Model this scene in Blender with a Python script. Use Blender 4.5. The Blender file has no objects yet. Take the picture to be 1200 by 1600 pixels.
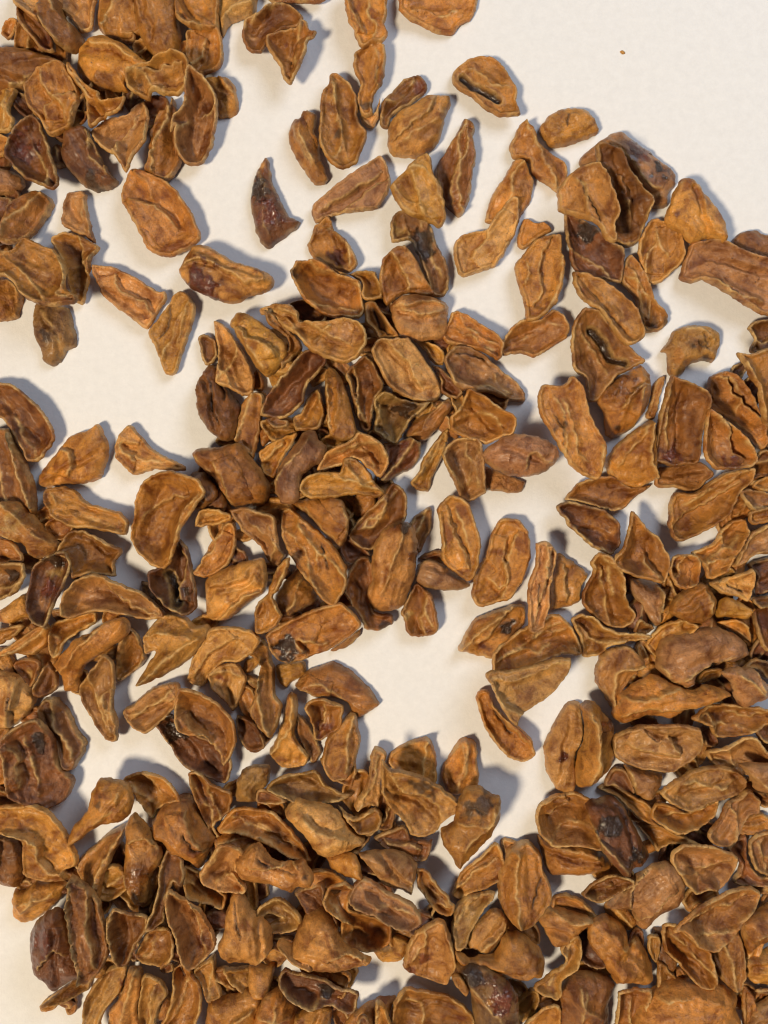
import bpy, math, random
import numpy as np
from mathutils import Vector
from mathutils.geometry import delaunay_2d_cdt

scene = bpy.context.scene
# ------------------------------------------------------------------ camera
PX = 0.00025                 # metres per photograph pixel on the paper
W, H = 1200, 1600
CAMZ = 0.42
cam = bpy.data.cameras.new('camera')
cam.sensor_fit = 'VERTICAL'
cam.sensor_height = 36.0
cam.lens = 36.0 * CAMZ / (H * PX)
cam.clip_start = 0.01
cam.clip_end = 20.0
camo = bpy.data.objects.new('camera', cam)
scene.collection.objects.link(camo)
camo.location = (0, 0, CAMZ)
camo.rotation_euler = (0, 0, 0)
scene.camera = camo
# ------------------------------------------------------------------ light
world = bpy.data.worlds.new('World')
scene.world = world
world.use_nodes = True
bg = world.node_tree.nodes['Background']
bg.inputs['Color'].default_value = (0.90, 0.88, 1.0, 1)
bg.inputs['Strength'].default_value = 0.075

def area(name, loc, target, size, power, col):
    l = bpy.data.lights.new(name, 'AREA')
    l.shape = 'DISK'
    l.size = size
    l.energy = power
    l.color = col
    o = bpy.data.objects.new(name, l)
    scene.collection.objects.link(o)
    o.location = loc
    o.rotation_euler = (Vector(target) - Vector(loc)).to_track_quat('-Z', 'Y').to_euler()
    return o
area('warm_lamp', (-1.00, -0.72, 1.90), (0.0, 0.0, 0), 0.36, 50.0, (1.0, 0.83, 0.585))
area('window_lamp', (0.50, 0.62, 0.72), (0.02, 0.06, 0), 0.55, 5.0, (0.78, 0.87, 1.0))

vs = scene.view_settings
vs.view_transform = 'Standard'
vs.look = 'None'
vs.exposure = 0.0
vs.gamma = 1.0
vs.use_curve_mapping = False
scene.render.engine = 'CYCLES'
scene.cycles.max_bounces = 6
scene.cycles.filter_width = 1.1

# ------------------------------------------------------------------ materials
def nodes_of(m):
    m.use_nodes = True
    nt = m.node_tree
    return nt, nt.nodes['Principled BSDF']

def husk_material(name):
    m = bpy.data.materials.new(name)
    nt, b = nodes_of(m)
    N, L = nt.nodes.new, nt.links.new
    tc = N('ShaderNodeTexCoord')
    oi = N('ShaderNodeObjectInfo')
    sc = N('ShaderNodeVectorMath'); sc.operation = 'SCALE'
    sc.inputs[0].default_value = (37.0, 91.0, 53.0)
    L(oi.outputs['Random'], sc.inputs['Scale'])
    add = N('ShaderNodeVectorMath'); add.operation = 'ADD'
    L(tc.outputs['Object'], add.inputs[0]); L(sc.outputs[0], add.inputs[1])
    P = add.outputs[0]
    def noise(scale, detail=4.0, rough=0.55, dist=0.0):
        n = N('ShaderNodeTexNoise'); n.inputs['Scale'].default_value = scale
        n.inputs['Detail'].default_value = detail
        n.inputs['Roughness'].default_value = rough
        n.inputs['Distortion'].default_value = dist
        L(P, n.inputs['Vector'])
        return n.outputs['Fac']
    def ramp(src, a, b2, c0, c1):
        r = N('ShaderNodeMapRange'); L(src, r.inputs[0])
        r.inputs[1].default_value = a; r.inputs[2].default_value = b2
        r.inputs[3].default_value = c0; r.inputs[4].default_value = c1
        return r.outputs[0]
    def mix(fac, a, b2, mode='MIX'):
        x = N('ShaderNodeMix'); x.data_type = 'RGBA'; x.blend_type = mode
        if isinstance(fac, float): x.inputs[0].default_value = fac
        else: L(fac, x.inputs[0])
        for s, v in ((6, a), (7, b2)):
            if isinstance(v, tuple): x.inputs[s].default_value = v
            else: L(v, x.inputs[s])
        return x.outputs[2]
    def math_(op, a, b2):
        x = N('ShaderNodeMath'); x.operation = op
        for s, v in ((0, a), (1, b2)):
            if isinstance(v, float): x.inputs[s].default_value = v
            else: L(v, x.inputs[s])
        return x.outputs[0]
    at = N('ShaderNodeAttribute'); at.attribute_name = 'tone'
    ar = N('ShaderNodeAttribute'); ar.attribute_name = 'rim'
    aw = N('ShaderNodeAttribute'); aw.attribute_name = 'wet'
    big = noise(130, 4, 0.6, 0.6)
    mid = noise(420, 5, 0.65, 0.3)
    fine = noise(1700, 4, 0.7)
    speck = noise(900, 2, 0.5)
    dark = mix(1.0, at.outputs['Color'], (0.40, 0.26, 0.13, 1), 'MULTIPLY')
    c = mix(ramp(big, 0.47, 0.66, 0.0, 0.95), at.outputs['Color'], dark)
    c = mix(ramp(mid, 0.54, 0.70, 0.0, 0.65), c, dark)
    light = mix(1.0, at.outputs['Color'], (1.50, 1.42, 1.20, 1), 'MULTIPLY')
    c = mix(ramp(big, 0.46, 0.28, 0.0, 0.8), c, light)
    c = mix(ramp(speck, 0.68, 0.76, 0.0, 0.7), c, (0.06, 0.022, 0.010, 1))
    fv = ramp(fine, 0.3, 0.7, 0.78, 1.20)
    vm = N('ShaderNodeVectorMath'); vm.operation = 'SCALE'
    L(c, vm.inputs[0]); L(fv, vm.inputs['Scale'])
    rimf = math_('MULTIPLY', ar.outputs['Fac'], ramp(mid, 0.42, 0.62, 1.0, 0.30))
    c = mix(rimf, vm.outputs[0], (0.68, 0.425, 0.155, 1))  # pale woody rim, brightened further to paint in edges catching light
    L(c, b.inputs['Base Color'])
    rg = math_('SUBTRACT', ramp(mid, 0.3, 0.7, 0.26, 0.44), math_('MULTIPLY', aw.outputs['Fac'], 0.22))
    L(rg, b.inputs['Roughness'])
    b.inputs['Specular IOR Level'].default_value = 0.5
    hgt = math_('ADD', math_('MULTIPLY', mid, 1.0), math_('MULTIPLY', fine, 0.42))
    hgt = math_('ADD', hgt, math_('MULTIPLY', math_('MULTIPLY', noise(560, 3, 0.6), aw.outputs['Fac']), 0.7))
    cw = math_('ADD', math_('MULTIPLY', aw.outputs['Fac'], 0.3), ramp(big, 0.35, 0.65, 0.30, 0.02))
    L(cw, b.inputs['Coat Weight'])
    L(math_('SUBTRACT', 0.30, math_('MULTIPLY', aw.outputs['Fac'], 0.14)), b.inputs['Coat Roughness'])
    bp = N('ShaderNodeBump'); bp.inputs['Strength'].default_value = 0.8
    bp.inputs['Distance'].default_value = 0.0011
    L(hgt, bp.inputs['Height']); L(bp.outputs[0], b.inputs['Normal'])
    return m

def paper_material():
    m = bpy.data.materials.new('white_paper')
    nt, b = nodes_of(m)
    N, L = nt.nodes.new, nt.links.new
    tc = N('ShaderNodeTexCoord')
    def noise(scale, detail, rough):
        n = N('ShaderNodeTexNoise'); n.inputs['Scale'].default_value = scale
        n.inputs['Detail'].default_value = detail; n.inputs['Roughness'].default_value = rough
        L(tc.outputs['Object'], n.inputs['Vector'])
        return n.outputs['Fac']
    cl = noise(300, 6, 0.7)
    r = N('ShaderNodeValToRGB'); L(cl, r.inputs[0])
    r.color_ramp.elements[0].position = 0.30; r.color_ramp.elements[0].color = (0.77, 0.765, 0.775, 1)
    r.color_ramp.elements[1].position = 0.70; r.color_ramp.elements[1].color = (0.835, 0.83, 0.84, 1)
    L(r.outputs[0], b.inputs['Base Color'])
    b.inputs['Roughness'].default_value = 0.6
    b.inputs['Specular IOR Level'].default_value = 0.25
    f1 = noise(900, 4, 0.7); f2 = noise(25, 3, 0.5)
    a = N('ShaderNodeMath'); a.operation = 'MULTIPLY_ADD'
    L(f2, a.inputs[0]); a.inputs[1].default_value = 6.0; L(f1, a.inputs[2])
    bp = N('ShaderNodeBump'); bp.inputs['Strength'].default_value = 0.35
    bp.inputs['Distance'].default_value = 0.0004
    L(a.outputs[0], bp.inputs['Height']); L(bp.outputs[0], b.inputs['Normal'])
    return m

HUSK = husk_material('dried_husk')
PAPER = paper_material()

# ------------------------------------------------------------------ the sheet of paper
def make_paper():
    n = 60
    s = 0.9
    rng = np.random.default_rng(5)
    vs_, fs_ = [], []
    for j in range(n + 1):
        for i in range(n + 1):
            vs_.append(((i / n - .5) * s, (j / n - .5) * s, 0.0))
    for j in range(n):
        for i in range(n):
            k = j * (n + 1) + i
            fs_.append((k, k + 1, k + n + 2, k + n + 1))
    me = bpy.data.meshes.new('paper')
    me.from_pydata(vs_, [], fs_)
    me.materials.append(PAPER)
    o = bpy.data.objects.new('paper', me)
    scene.collection.objects.link(o)
    o['kind'] = 'structure'
    o['label'] = 'plain white sheet of paper under the dried husks'
make_paper()
DATA = """
T 0 0
0 F d|80,50 95,110 140,170 200,235 250,230 235,150 190,100 150,60 110,20|S r 210,190,30
1 F t|50,-20 70,20 120,70 190,120 215,60 180,-20|
1 D d|175,-20 180,60 200,120 240,180 290,220 335,225 375,170 350,110 290,60 270,-20|r 180,20 190,90 235,170 290,215
2 F t|285,-30 275,40 330,85 375,145 430,130 440,70 480,0 480,-30|V 400,-20 400,120
1 F o|440,80 470,130 520,155 600,160 660,140 640,60 620,-20 480,-20|R 475,125 530,20
2 D od|620,60 630,-20 790,-20 830,90 835,160 810,230 780,250 710,240 660,180 630,110|
3 F o|800,0 810,-30 1010,-30 1025,80 1020,140 940,145 880,140 830,90|S d 930,90,40/r 830,90 890,135 960,110 1015,135
2 F t|1010,-30 1200,-30 1195,50 1150,70 1080,90 1040,150 1025,120|R 1050,100 1090,50 1180,20
1 F o|880,150 1030,140 1045,250 1030,310 960,350 900,330 865,260 870,200|s 890,320 950,270 975,180 
2 D o|340,250 350,200 400,145 460,130 520,160 600,210 690,290 670,330 600,380 590,415 520,410 440,390 370,350 340,300|S d 480,380,60|large smooth domed orange-brown husk beside a curled bean-shaped one
3 C y|595,380 600,345 650,310 700,300 760,265 830,255 880,285 890,330 870,390 830,430 760,430 710,425 690,450 640,440 600,415|r 605,360 640,335 680,350 710,405 760,410 780,380/S k 640,390,30|small twisted yellow-brown husk curled like a bean against a large dome
1 D d|-20,230 0,210 60,210 130,220 200,245 270,270 260,300 180,340 60,400 -10,420|r 20,400 110,360 220,310
3 F o|105,400 180,320 290,290 320,330 370,420 375,470 330,590 240,630 200,600 170,540 130,500|s 365,470 340,440 260,455 205,500 210,560|broad orange-brown husk with an oval flap folded over its lower half
2 C o|300,300 320,285 380,370 460,430 480,470 590,465 590,500 560,540 500,550 430,595 400,560 390,440 340,370|r 310,300 370,390 420,450 520,470
3 C t|425,620 500,555 590,530 640,470 670,465 695,530 700,620 690,680 640,750 600,820 575,780 530,730 460,680|r 550,650 570,740|heart-shaped tan husk with a pale rim tapering to a point
1 D dr|290,660 300,620 380,590 420,610 440,670 480,760 535,830 500,860 430,872 360,840 300,770 275,710|S k 420,850,50/r 420,610 420,720 480,790
3 C dr|30,690 70,600 140,540 180,560 215,640 240,720 275,800 290,880 270,910 200,880 130,850 80,800 30,740|W r 100,680,60|dark red-brown cupped husk with a glossy inside and thin pale rim
2 F o|800,440 790,500 740,510 700,620 690,740 675,800 770,840 820,790 845,740 830,640 835,540 815,470|R 800,450 780,580 720,700 710,800
3 C po|900,340 960,380 1010,440 1025,500 1010,600 990,680 950,750 880,768 840,730 820,680 835,610 810,640 820,570 870,510 880,400|r 960,370 1015,470 1000,520 910,560 840,620 830,680/S p 920,660,70/V 900,380 905,500|brown husk with a curled spoon-like end casting a shadow on the paper
0 D o|940,360 1050,350 1100,400 1115,500 1080,530 1020,535 1000,440|r 1020,370 1080,430 1110,480
1 F o|570,900 610,790 690,805 780,850 860,930 910,1020 940,1100 930,1130 880,1170 800,1200 740,1195 690,1160 640,1060 600,990 570,940|s 840,1070 780,1000 720,960 600,930/r 620,810 690,850 710,940/V 780,930 850,1060|large oval orange-brown husk with a long groove, flat on bare paper
1 F y|-20,420 0,420 70,410 75,450 50,530 70,560 60,610 20,620 -20,600|r 40,430 30,520
2 F o|-20,610 40,640 60,700 20,740 -20,740|
2 D p|-20,760 70,800 100,850 70,890 0,920 -20,920|
1 F o|150,870 200,890 220,930 180,1020 130,1110 60,1150 10,1140 20,1050 40,960 100,900|R 180,890 120,970 50,1030 20,1130
0 F d|-20,930 40,920 30,1050 10,1140 -20,1200|
1 F p|310,905 380,890 400,910 410,980 430,1070 445,1135 400,1110 330,1080 285,1050 290,990|r 390,920 390,1030 430,1110
T 1 0
1 C d|-60,95 -20,75 20,60 70,20 130,10 180,40 220,90 200,140 120,150 60,200 30,250 -20,250 -60,200|r -30,110 20,60 110,20/S t -10,170,25
0 F d|20,-30 320,-30 320,5 200,10 80,5|
2 C o|45,160 120,140 190,130 205,95 235,95 250,140 285,155 275,180 245,200 240,240 200,340 160,395 125,360 110,310 60,240 45,200|r 225,100 195,200 180,310 160,360/S r 140,190,14/S t 160,280,30|pointed three-cornered orange-brown husk with a tiny red spot
2 F o|415,-20 600,-20 615,60 605,110 620,160 590,195 540,205 500,230 465,180 460,140 430,90|r 530,-20 525,60 560,120 545,200|flat orange-brown slab end to end with a slender husk below it
1 F o|455,290 460,250 490,225 550,200 600,210 610,280 595,390 550,450 545,530 510,540 480,510 470,450 490,380 460,330|S k 515,490,24/g 560,380 575,310|slender orange-brown husk with a small black pit near its tip
0 F t|490,540 550,530 580,460 575,550 545,600 500,570|
1 F o|345,340 380,335 430,370 470,440 480,560 520,620 510,680 470,770 410,800 370,790 320,730 295,650 300,520 310,420 340,390|r 365,350 365,480 400,590 400,690 360,750/V 425,420 440,600 420,740/S d 440,520,80/S k 385,630,20|large boat-shaped husk with a dark furrow and a pale lengthwise ridge
1 D o|150,600 175,550 205,545 215,515 260,515 285,545 270,600 295,650 300,730 340,820 320,850 270,850 220,780 160,680|r 215,530 205,620 230,690 290,800|slim bean-like husk with a knob at one end and a pale seam
1 F d|590,480 640,420 690,370 760,350 800,390 800,430 720,490 640,540 620,600 580,580|r 590,530 610,480 680,460 750,370/S r 770,420,40
2 D to|615,650 625,570 670,510 750,470 800,435 860,430 910,435 915,470 890,530 870,610 850,660 790,710 700,715 640,700|s 640,670 720,600 800,540 850,450/S d 780,640,70|plump tan husk with a stem-like end and darker speckled belly
1 F o|920,350 950,300 1010,265 1080,255 1140,280 1190,350 1225,420 1220,480 1235,540 1200,550 1140,550 1070,510 1010,450 940,410|B 968,362 1022,408 1085,442 1135,475/r 960,310 1050,340 1110,400 1200,410|oval orange-brown husk with a long black slit, alone on white paper
1 F d|845,780 900,680 950,600 975,550 1025,570 1030,600 1020,640 1035,710 1020,790 1010,890 990,960 960,1000 920,980 880,930 850,850|R 985,570 950,650 955,780 940,860 970,990|dark keeled husk standing on edge with a pale ridge
2 F y|630,870 680,810 760,730 800,715 825,740 830,800 870,870 890,960 890,1020 860,1060 800,1030 700,990 650,930|r 700,800 770,780 830,850 880,970/r 640,860 700,930 800,990|triangular yellow-ochre husk with raised rims and a sunken middle
1 F p|260,1000 270,950 330,900 420,830 500,780 570,730 600,740 630,830 625,890 560,980 480,990 350,1010 280,1040|s 290,1000 420,920 520,860 600,800|long mauve-brown husk with a split ledge, set apart on white paper
1 D r|40,720 60,750 70,830 110,920 150,1000 205,1030 190,1060 140,1090 60,1150 20,1130 -10,1060 -30,950 -20,850 0,790|W k 15,900,55/W r 60,1000,55/S t 45,780,30|fang-shaped glossy dark red husk alone on white paper
2 F o|235,1140 255,1110 280,1050 345,1010 360,1070 430,1130 470,1200 475,1250 440,1280 400,1275 330,1240 265,1200|r 265,1110 355,1075/r 360,1070 430,1160 440,1260/S r 380,1200,50
1 C rk|630,1050 650,1000 700,990 760,1010 820,1060 850,1150 900,1250 905,1350 880,1385 820,1370 780,1250 720,1130 640,1140 630,1100|W k 790,1150,70/S y 665,1080,30/r 700,1010 720,1120|wet black-stained husk crossing beneath a triangular ochre one
1 F o|670,40 690,-20 1020,-20 1025,60 960,110 920,155 850,150 770,120 710,95 675,60|r 720,60 790,50 880,80 950,40/S d 750,20,40
T 2 0
1 L y|130,590 190,520 270,495 350,505 395,545 415,600 370,630 280,660 190,675 160,640|g 270,530 260,590|small crumbly yellow-ochre lump alone on white paper
1 F o|0,650 40,580 65,565 105,600 130,660 200,720 250,750 270,800 260,850 220,885 160,850 100,810 80,750 10,730 -10,690|R 60,570 110,660 150,750 220,880/S d 180,740,60
1 F o|-120,1030 -95,920 -40,830 10,750 55,750 105,840 95,920 50,1000 20,1050 -40,1050|R 50,770 0,830 -5,920 -10,1000/S p 60,860,40
2 F t|-275,1150 -240,1100 -180,1080 -110,1060 -60,990 -10,925 30,935 35,1000 20,1080 -30,1180 -80,1250 -150,1270 -220,1295 -250,1280 -270,1220|r -20,1130 -90,1240|smooth tan ear-shaped husk leaning on a ridged one
1 D p|325,770 330,720 400,660 470,615 520,605 570,640 650,690 740,760 780,800 780,850 750,890 740,950 690,960 600,940 500,840 400,770|W r 590,710,55/W k 690,800,45/S t 710,910,40|mauve-brown husk with shiny wet speckled back at the heap's edge
2 F d|370,715 400,700 490,730 540,800 610,880 670,930 665,970 630,1060 630,1100 580,1125 520,1115 470,1050 430,900 390,800|r 500,900 545,960 575,1050 570,1120/r 490,830 560,960/r 665,935 625,1080
3 F op|230,860 280,800 350,765 410,770 440,820 470,900 500,1000 480,1060 485,1140 450,1140 400,1060 310,1000 240,960 230,910|g 320,820 350,900 390,970 410,1060|broad orange-brown husk split by a lengthwise crack, atop two others
1 C r|245,1000 290,1000 380,1060 450,1130 520,1170 520,1250 510,1330 450,1320 330,1300 280,1250 255,1130|W k 340,1080,50
0 C y|590,1140 650,1030 720,1035 780,1070 800,1130 810,1200 770,1260 700,1320 640,1330 600,1250|r 680,1080 690,1150 740,1200
1 D yo|730,1000 790,840 850,825 900,870 960,950 1010,1030 1020,1110 1000,1130 930,1110 850,1125 800,1080 740,1040|r 800,845 740,1000/S r 765,1005,14|smooth yellow-tan leaf-shaped husk at the heap's edge on white paper
1 D d|1035,1140 1070,1085 1150,1065 1180,1085 1230,1110 1230,1300 1190,1270 1100,1200|
2 F p|800,1290 825,1200 850,1130 920,1115 990,1120 1100,1180 1220,1240 1240,1300 1230,1460 1180,1470 1090,1430 1000,1370 900,1310 850,1320|S d 920,1135,35/r 850,1310 930,1310 1060,1390 1180,1420|large mauve-brown husk with a dark speckled corner
0 F o|30,1100 60,1020 110,1040 160,1040 190,1080 130,1110 60,1170 30,1150|
2 F o|15,1270 20,1230 100,1130 180,1095 235,1100 240,1180 255,1230 240,1330 210,1420 140,1490 70,1510 60,1440 40,1360|r 60,1230 75,1280 60,1340/r 240,1180 210,1370 140,1480/S k 120,1430,20|upright orange-brown husk with a small dark blot near its foot
0 X y|508,240 520,235 533,247 520,253||tiny stray crumb alone on the blank white paper
T 0 1
3 F yo|40,-30 90,-105 150,-80 240,-40 285,10 310,70 310,150 370,190 365,225 290,240 200,235 110,190 50,110 0,70 -20,10 -10,-50|r 270,0 305,120 280,185 350,200/r 20,70 110,180 210,225|big flat yellow-brown husk with a thick corky lower rim
2 C o|245,-90 310,-115 380,-90 470,-40 445,0 430,60 410,150 380,225 330,190 310,70 285,10 250,-50|r 290,-10 320,60 370,50 440,0
2 D o|-20,80 40,105 85,150 90,200 75,250 60,290 -20,290|r 10,90 70,140 80,230
1 D dk|150,270 165,215 250,220 310,235 330,310 345,410 300,440 270,490 230,512 190,490 180,430 150,370|r 190,250 240,320 260,380 290,440/S k 220,380,45|small nearly black husk poking out below a big flat one
1 F ot|430,70 440,38 520,50 590,75 670,120 740,165 770,165 780,200 740,260 700,330 670,335 600,280 540,235 480,180|s 720,290 680,210 620,190 560,140 550,80|tan husk with a long overlapping flap touching a narrower husk
2 F y|690,355 720,310 780,230 820,175 870,165 895,195 920,240 900,330 860,440 820,550 770,550 750,500 720,420|g 800,230 790,330 740,390/r 890,210 850,330 830,430|wedge-shaped yellow-brown husk with furrows, narrowing to a blunt foot
1 D to|830,50 870,-20 900,-60 950,-65 1020,-30 1080,10 1180,40 1270,80 1275,130 1240,160 1160,180 1100,215 1020,200 900,150 840,90|s 840,50 920,20 1000,40 1080,90 1150,130 1250,120/W r 940,110,70|tan husk with a sticky dark red patch, alone on white paper
2 C d|-20,600 50,600 110,640 190,710 250,800 260,860 220,920 180,965 130,960 100,900 60,830 10,760 -20,730|r -10,660 50,720 90,790 110,860 160,900 165,960
1 D o|165,1030 200,970 270,890 320,835 400,815 450,785 490,850 500,930 460,1040 380,1065 290,1070 210,1085 165,1070|s 320,1040 345,970 335,915 265,905|broad orange-brown husk with a squarish flap near one end
1 F to|535,930 545,860 590,795 620,800 660,850 720,910 800,950 870,985 870,1010 790,1005 720,1000 640,1025 600,1010 560,970|r 570,900 610,930 690,960 780,970 860,1000/s 640,960 580,910 580,880 650,890|small tan husk tapering to a thin tail on bare paper
1 F d|-20,840 40,810 60,870 110,960 150,1060 165,1200 140,1230 60,1200 -20,1150|R 50,830 70,950 120,1090 155,1190
2 F yo|195,1130 220,1085 300,1080 350,1100 400,1150 480,1180 560,1200 600,1250 595,1310 540,1300 430,1280 330,1270 240,1220|r 230,1100 280,1180 400,1220 590,1290
2 C o|620,1230 640,1120 680,1060 740,1020 830,1010 900,1030 960,1060 980,1120 920,1200 860,1280 840,1350 800,1440 760,1470 700,1450 640,1400 600,1330|r 960,1110 870,1200 830,1330 800,1430/s 660,1250 720,1180 800,1140 900,1130/S d 720,1380,25|large cupped orange-brown husk with a wavy pale rim
1 D d|870,1020 940,1010 1010,1080 1020,1130 960,1180 900,1180|
3 D od|895,930 920,900 1010,895 1090,870 1140,890 1180,950 1220,1000 1260,1080 1230,1170 1170,1180 1080,1175 1030,1110 980,1030 920,980|s 1000,960 1040,1060 1080,1170/r 905,930 1000,1040 1070,1170/S t 1020,1050,35
1 C d|930,400 940,370 980,370 1010,400 1020,460 1000,500 960,510|
1 D d|905,620 930,550 960,500 1010,500 1040,560 1075,640 1120,690 1120,780 1090,860 1040,865 970,810 920,730 910,660|g 980,560 990,700 1040,800/g 1020,560 1050,680
3 F t|990,300 1020,300 1070,340 1130,430 1190,560 1190,640 1140,655 1070,620 1010,595 1020,500 1010,400|r 1070,345 1110,420 1110,470 1060,530 1015,590|tan twisted husk with a blade-like upturned flap
3 D y|1060,300 1100,245 1160,260 1240,320 1320,390 1345,450 1300,530 1250,560 1200,520 1140,430 1090,340|r 1080,300 1150,400 1240,540
2 F yd|1095,860 1130,690 1180,640 1230,650 1230,760 1200,900 1180,950 1110,880|R 1180,650 1150,740 1100,860
T 1 1
2 C o|170,90 200,45 270,30 310,35 390,90 480,110 500,190 510,250 480,290 400,290 340,290 240,230 190,150|r 250,225 350,235 480,250/S k 190,110,35|wide orange-brown scoop with one blackened corner
1 C y|350,60 400,100 480,70 560,75 590,150 590,200 520,210 490,180 490,120|r 380,90 440,100 500,70 560,90
2 F o|575,100 590,20 640,-30 700,-40 740,0 790,80 840,170 780,180 700,170 640,200 610,240 590,170|s 625,-10 690,80 715,170/S t 740,70,60
3 F yt|0,220 70,200 150,210 200,260 200,290 280,300 340,300 420,290 490,320 520,370 520,420 480,480 410,510 330,480 240,430 190,370 120,320 50,260 10,250|r 350,320 290,390 260,415/r 360,310 430,300 500,340 515,410 470,480/r 20,220 120,260 180,340 240,420/S p 410,400,70|spoon-shaped tan husk with a round mauve bowl and narrow handle
2 F yd|40,250 120,310 215,410 170,480 120,530 110,460 150,440 140,380 60,320|
2 C r|15,740 50,660 130,560 240,440 330,470 320,520 260,590 230,640 220,690 170,740 110,765 40,755|r 20,740 100,590 200,490|long canoe-shaped husk with dark red hollow inside
1 F oy|165,760 210,730 240,650 290,615 310,660 325,740 300,810 230,820 190,820|r 290,620 300,700
1 F d|40,765 90,750 150,770 145,800 80,805|
3 D o|320,540 345,505 390,550 430,640 450,740 475,820 450,860 390,865 345,830 330,740|r 325,530 335,700 350,820|smooth finger-shaped orange-brown husk with one straight pale edge
2 C d|420,550 470,500 510,470 560,510 600,600 590,640 560,680 545,760 540,810 500,820 460,730 440,620|r 430,560 460,640 490,740 530,790
2 F o|510,210 560,210 590,260 640,340 670,385 580,395 550,350 510,300|g 550,230 570,310 640,380
3 D t|630,240 650,200 720,165 830,175 905,200 910,260 900,340 860,380 740,390 660,360 640,300|s 640,235 700,265 780,285 850,270 905,225/S d 770,220,60|barrel-like tan husk crossed by a dark lip
4 F t|540,450 580,390 640,395 710,385 770,450 830,530 870,600 870,650 830,680 740,675 660,640 600,580 560,500|S y 750,510,12/S d 735,640,16|flat smooth oval tan husk lying level on top of the heap
2 F o|870,370 910,290 920,255 980,260 1060,320 1130,360 1160,410 1155,460 1130,490 1060,450 960,420 910,410|r 950,270 990,340 1080,390 1140,430
3 F tp|880,490 930,425 1000,420 1080,460 1150,520 1230,580 1270,640 1260,680 1180,670 1080,640 960,630 910,580|g 930,460 1000,460 1080,490/r 1120,545 1130,600 1200,650|tan husk with a dark pinched end and small side flap over white paper
1 F y|740,390 810,400 880,450 880,510 830,500 790,440|
1 F r|830,510 880,530 970,630 930,670 870,640 860,580|
2 C k|550,680 600,630 670,660 740,690 820,690 780,730 720,780 680,850 650,885 600,860 550,820 560,740|W k 700,730,50/r 570,690 590,790 640,870|greyish hollow husk fragment with a blackened glossy lip
1 D od|700,820 740,760 830,720 900,660 920,710 870,790 800,860 740,870|
2 C o|910,760 960,700 990,630 1060,660 1150,720 1220,760 1210,840 1160,850 1090,880 1000,860 920,820|r 920,790 1000,740 1090,740 1150,790 1160,840
3 C t|870,920 930,860 1030,850 1055,890 1070,960 1075,1080 1080,1105 1010,1155 960,1140 930,1070 880,960|r 870,920 920,1020 980,1090/r 1050,900 1010,980 1000,1080|tan saddle-shaped husk folded into two wings
2 D p|1060,940 1080,900 1140,860 1220,830 1320,840 1420,890 1430,940 1380,1000 1300,1030 1200,1030 1110,990|s 1270,1010 1280,950 1310,920 1340,960 1400,970|mauve husk with a paler torn flap beside a tan saddle-shaped one
1 D op|1060,990 1130,1000 1200,1030 1265,1060 1250,1105 1200,1110 1080,1090|
1 F r|600,880 650,870 710,850 770,870 770,940 740,990 680,1020 600,1070 560,1050 600,980|R 740,870 680,950 590,1050/W r 690,880,25
2 F y|725,1060 760,1010 800,920 870,830 905,800 900,870 870,950 830,1040 810,1105 760,1095|r 740,1060 820,930 890,830|narrow stick-like ochre husk pointing out over white paper
2 C ty|290,990 340,910 430,870 480,830 530,840 600,890 625,970 580,1040 530,1000 460,950 400,980 300,1010|r 500,850 560,880 610,950/r 450,890 520,920 560,1000
3 F y|200,1100 220,1050 300,1010 390,1010 410,950 460,945 520,990 560,1060 605,1110 560,1130 470,1120 380,1130 260,1140|r 420,955 450,1020 500,1070 600,1110
4 D p|85,1050 110,970 160,900 210,820 270,805 285,850 320,880 325,920 290,970 240,1000 210,1050 205,1130 170,1160 120,1160 90,1110||smooth mauve finger-like husk lying on top of the heap
2 F yo|10,920 80,870 190,830 180,880 120,960 80,1040 30,1020|
2 D o|150,1160 250,1130 360,1125 410,1160 440,1240 420,1330 390,1370 340,1340 250,1230|r 410,1170 430,1260 390,1360
2 C d|510,1200 580,1140 640,1065 690,1090 710,1140 700,1230 650,1300 560,1370 500,1375 430,1310|r 440,1290 540,1270 590,1210 620,1120/S o 560,1220,40
3 F o|850,1190 880,1140 930,1120 1000,1160 1020,1220 1050,1320 1055,1390 1030,1490 990,1525 930,1480 870,1430 870,1330|r 930,1180 970,1250 1000,1390/r 860,1200 880,1400|upright orange-brown slab with fine lengthwise ridges, above a mauve husk
1 F r|0,640 50,650 20,760 0,880 -30,890 -60,800|
1 F o|0,530 40,600 30,630 -40,620|
T 2 1
1 C o|-60,430 0,330 50,300 130,300 190,250 240,280 270,330 260,380 200,420 110,475 40,460 -50,470|r 0,420 80,370 160,310 250,330/S p 190,340,50
3 F ot|295,100 300,55 370,65 450,110 530,180 590,250 610,330 610,385 570,420 520,425 470,360 420,270 340,210 310,160|S d 540,390,16/S d 500,310,10|smooth orange-tan elliptical husk with tiny pits, uppermost of its pile
2 F o|515,60 560,-10 610,50 650,130 670,200 730,260 735,310 700,345 630,345 600,280 580,200 520,130|r 520,80 590,130 640,200 650,320/S k 700,290,40
1 C op|275,330 330,255 400,265 450,320 560,430 625,490 560,530 500,560 450,620 400,680 350,680 340,580 290,540 270,440|B 370,350 430,410 470,480 530,500/r 300,330 380,440 450,560/S p 410,530,50|open husk with a long glossy black cavity between two lips
3 D o|400,680 440,620 520,560 600,510 625,500 670,550 670,640 640,730 580,800 500,850 460,830 440,730|s 660,600 600,610 540,660 500,720/W d 500,620,60/S k 500,810,20|reddish-brown husk with a shiny back and a smooth tan panel
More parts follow.
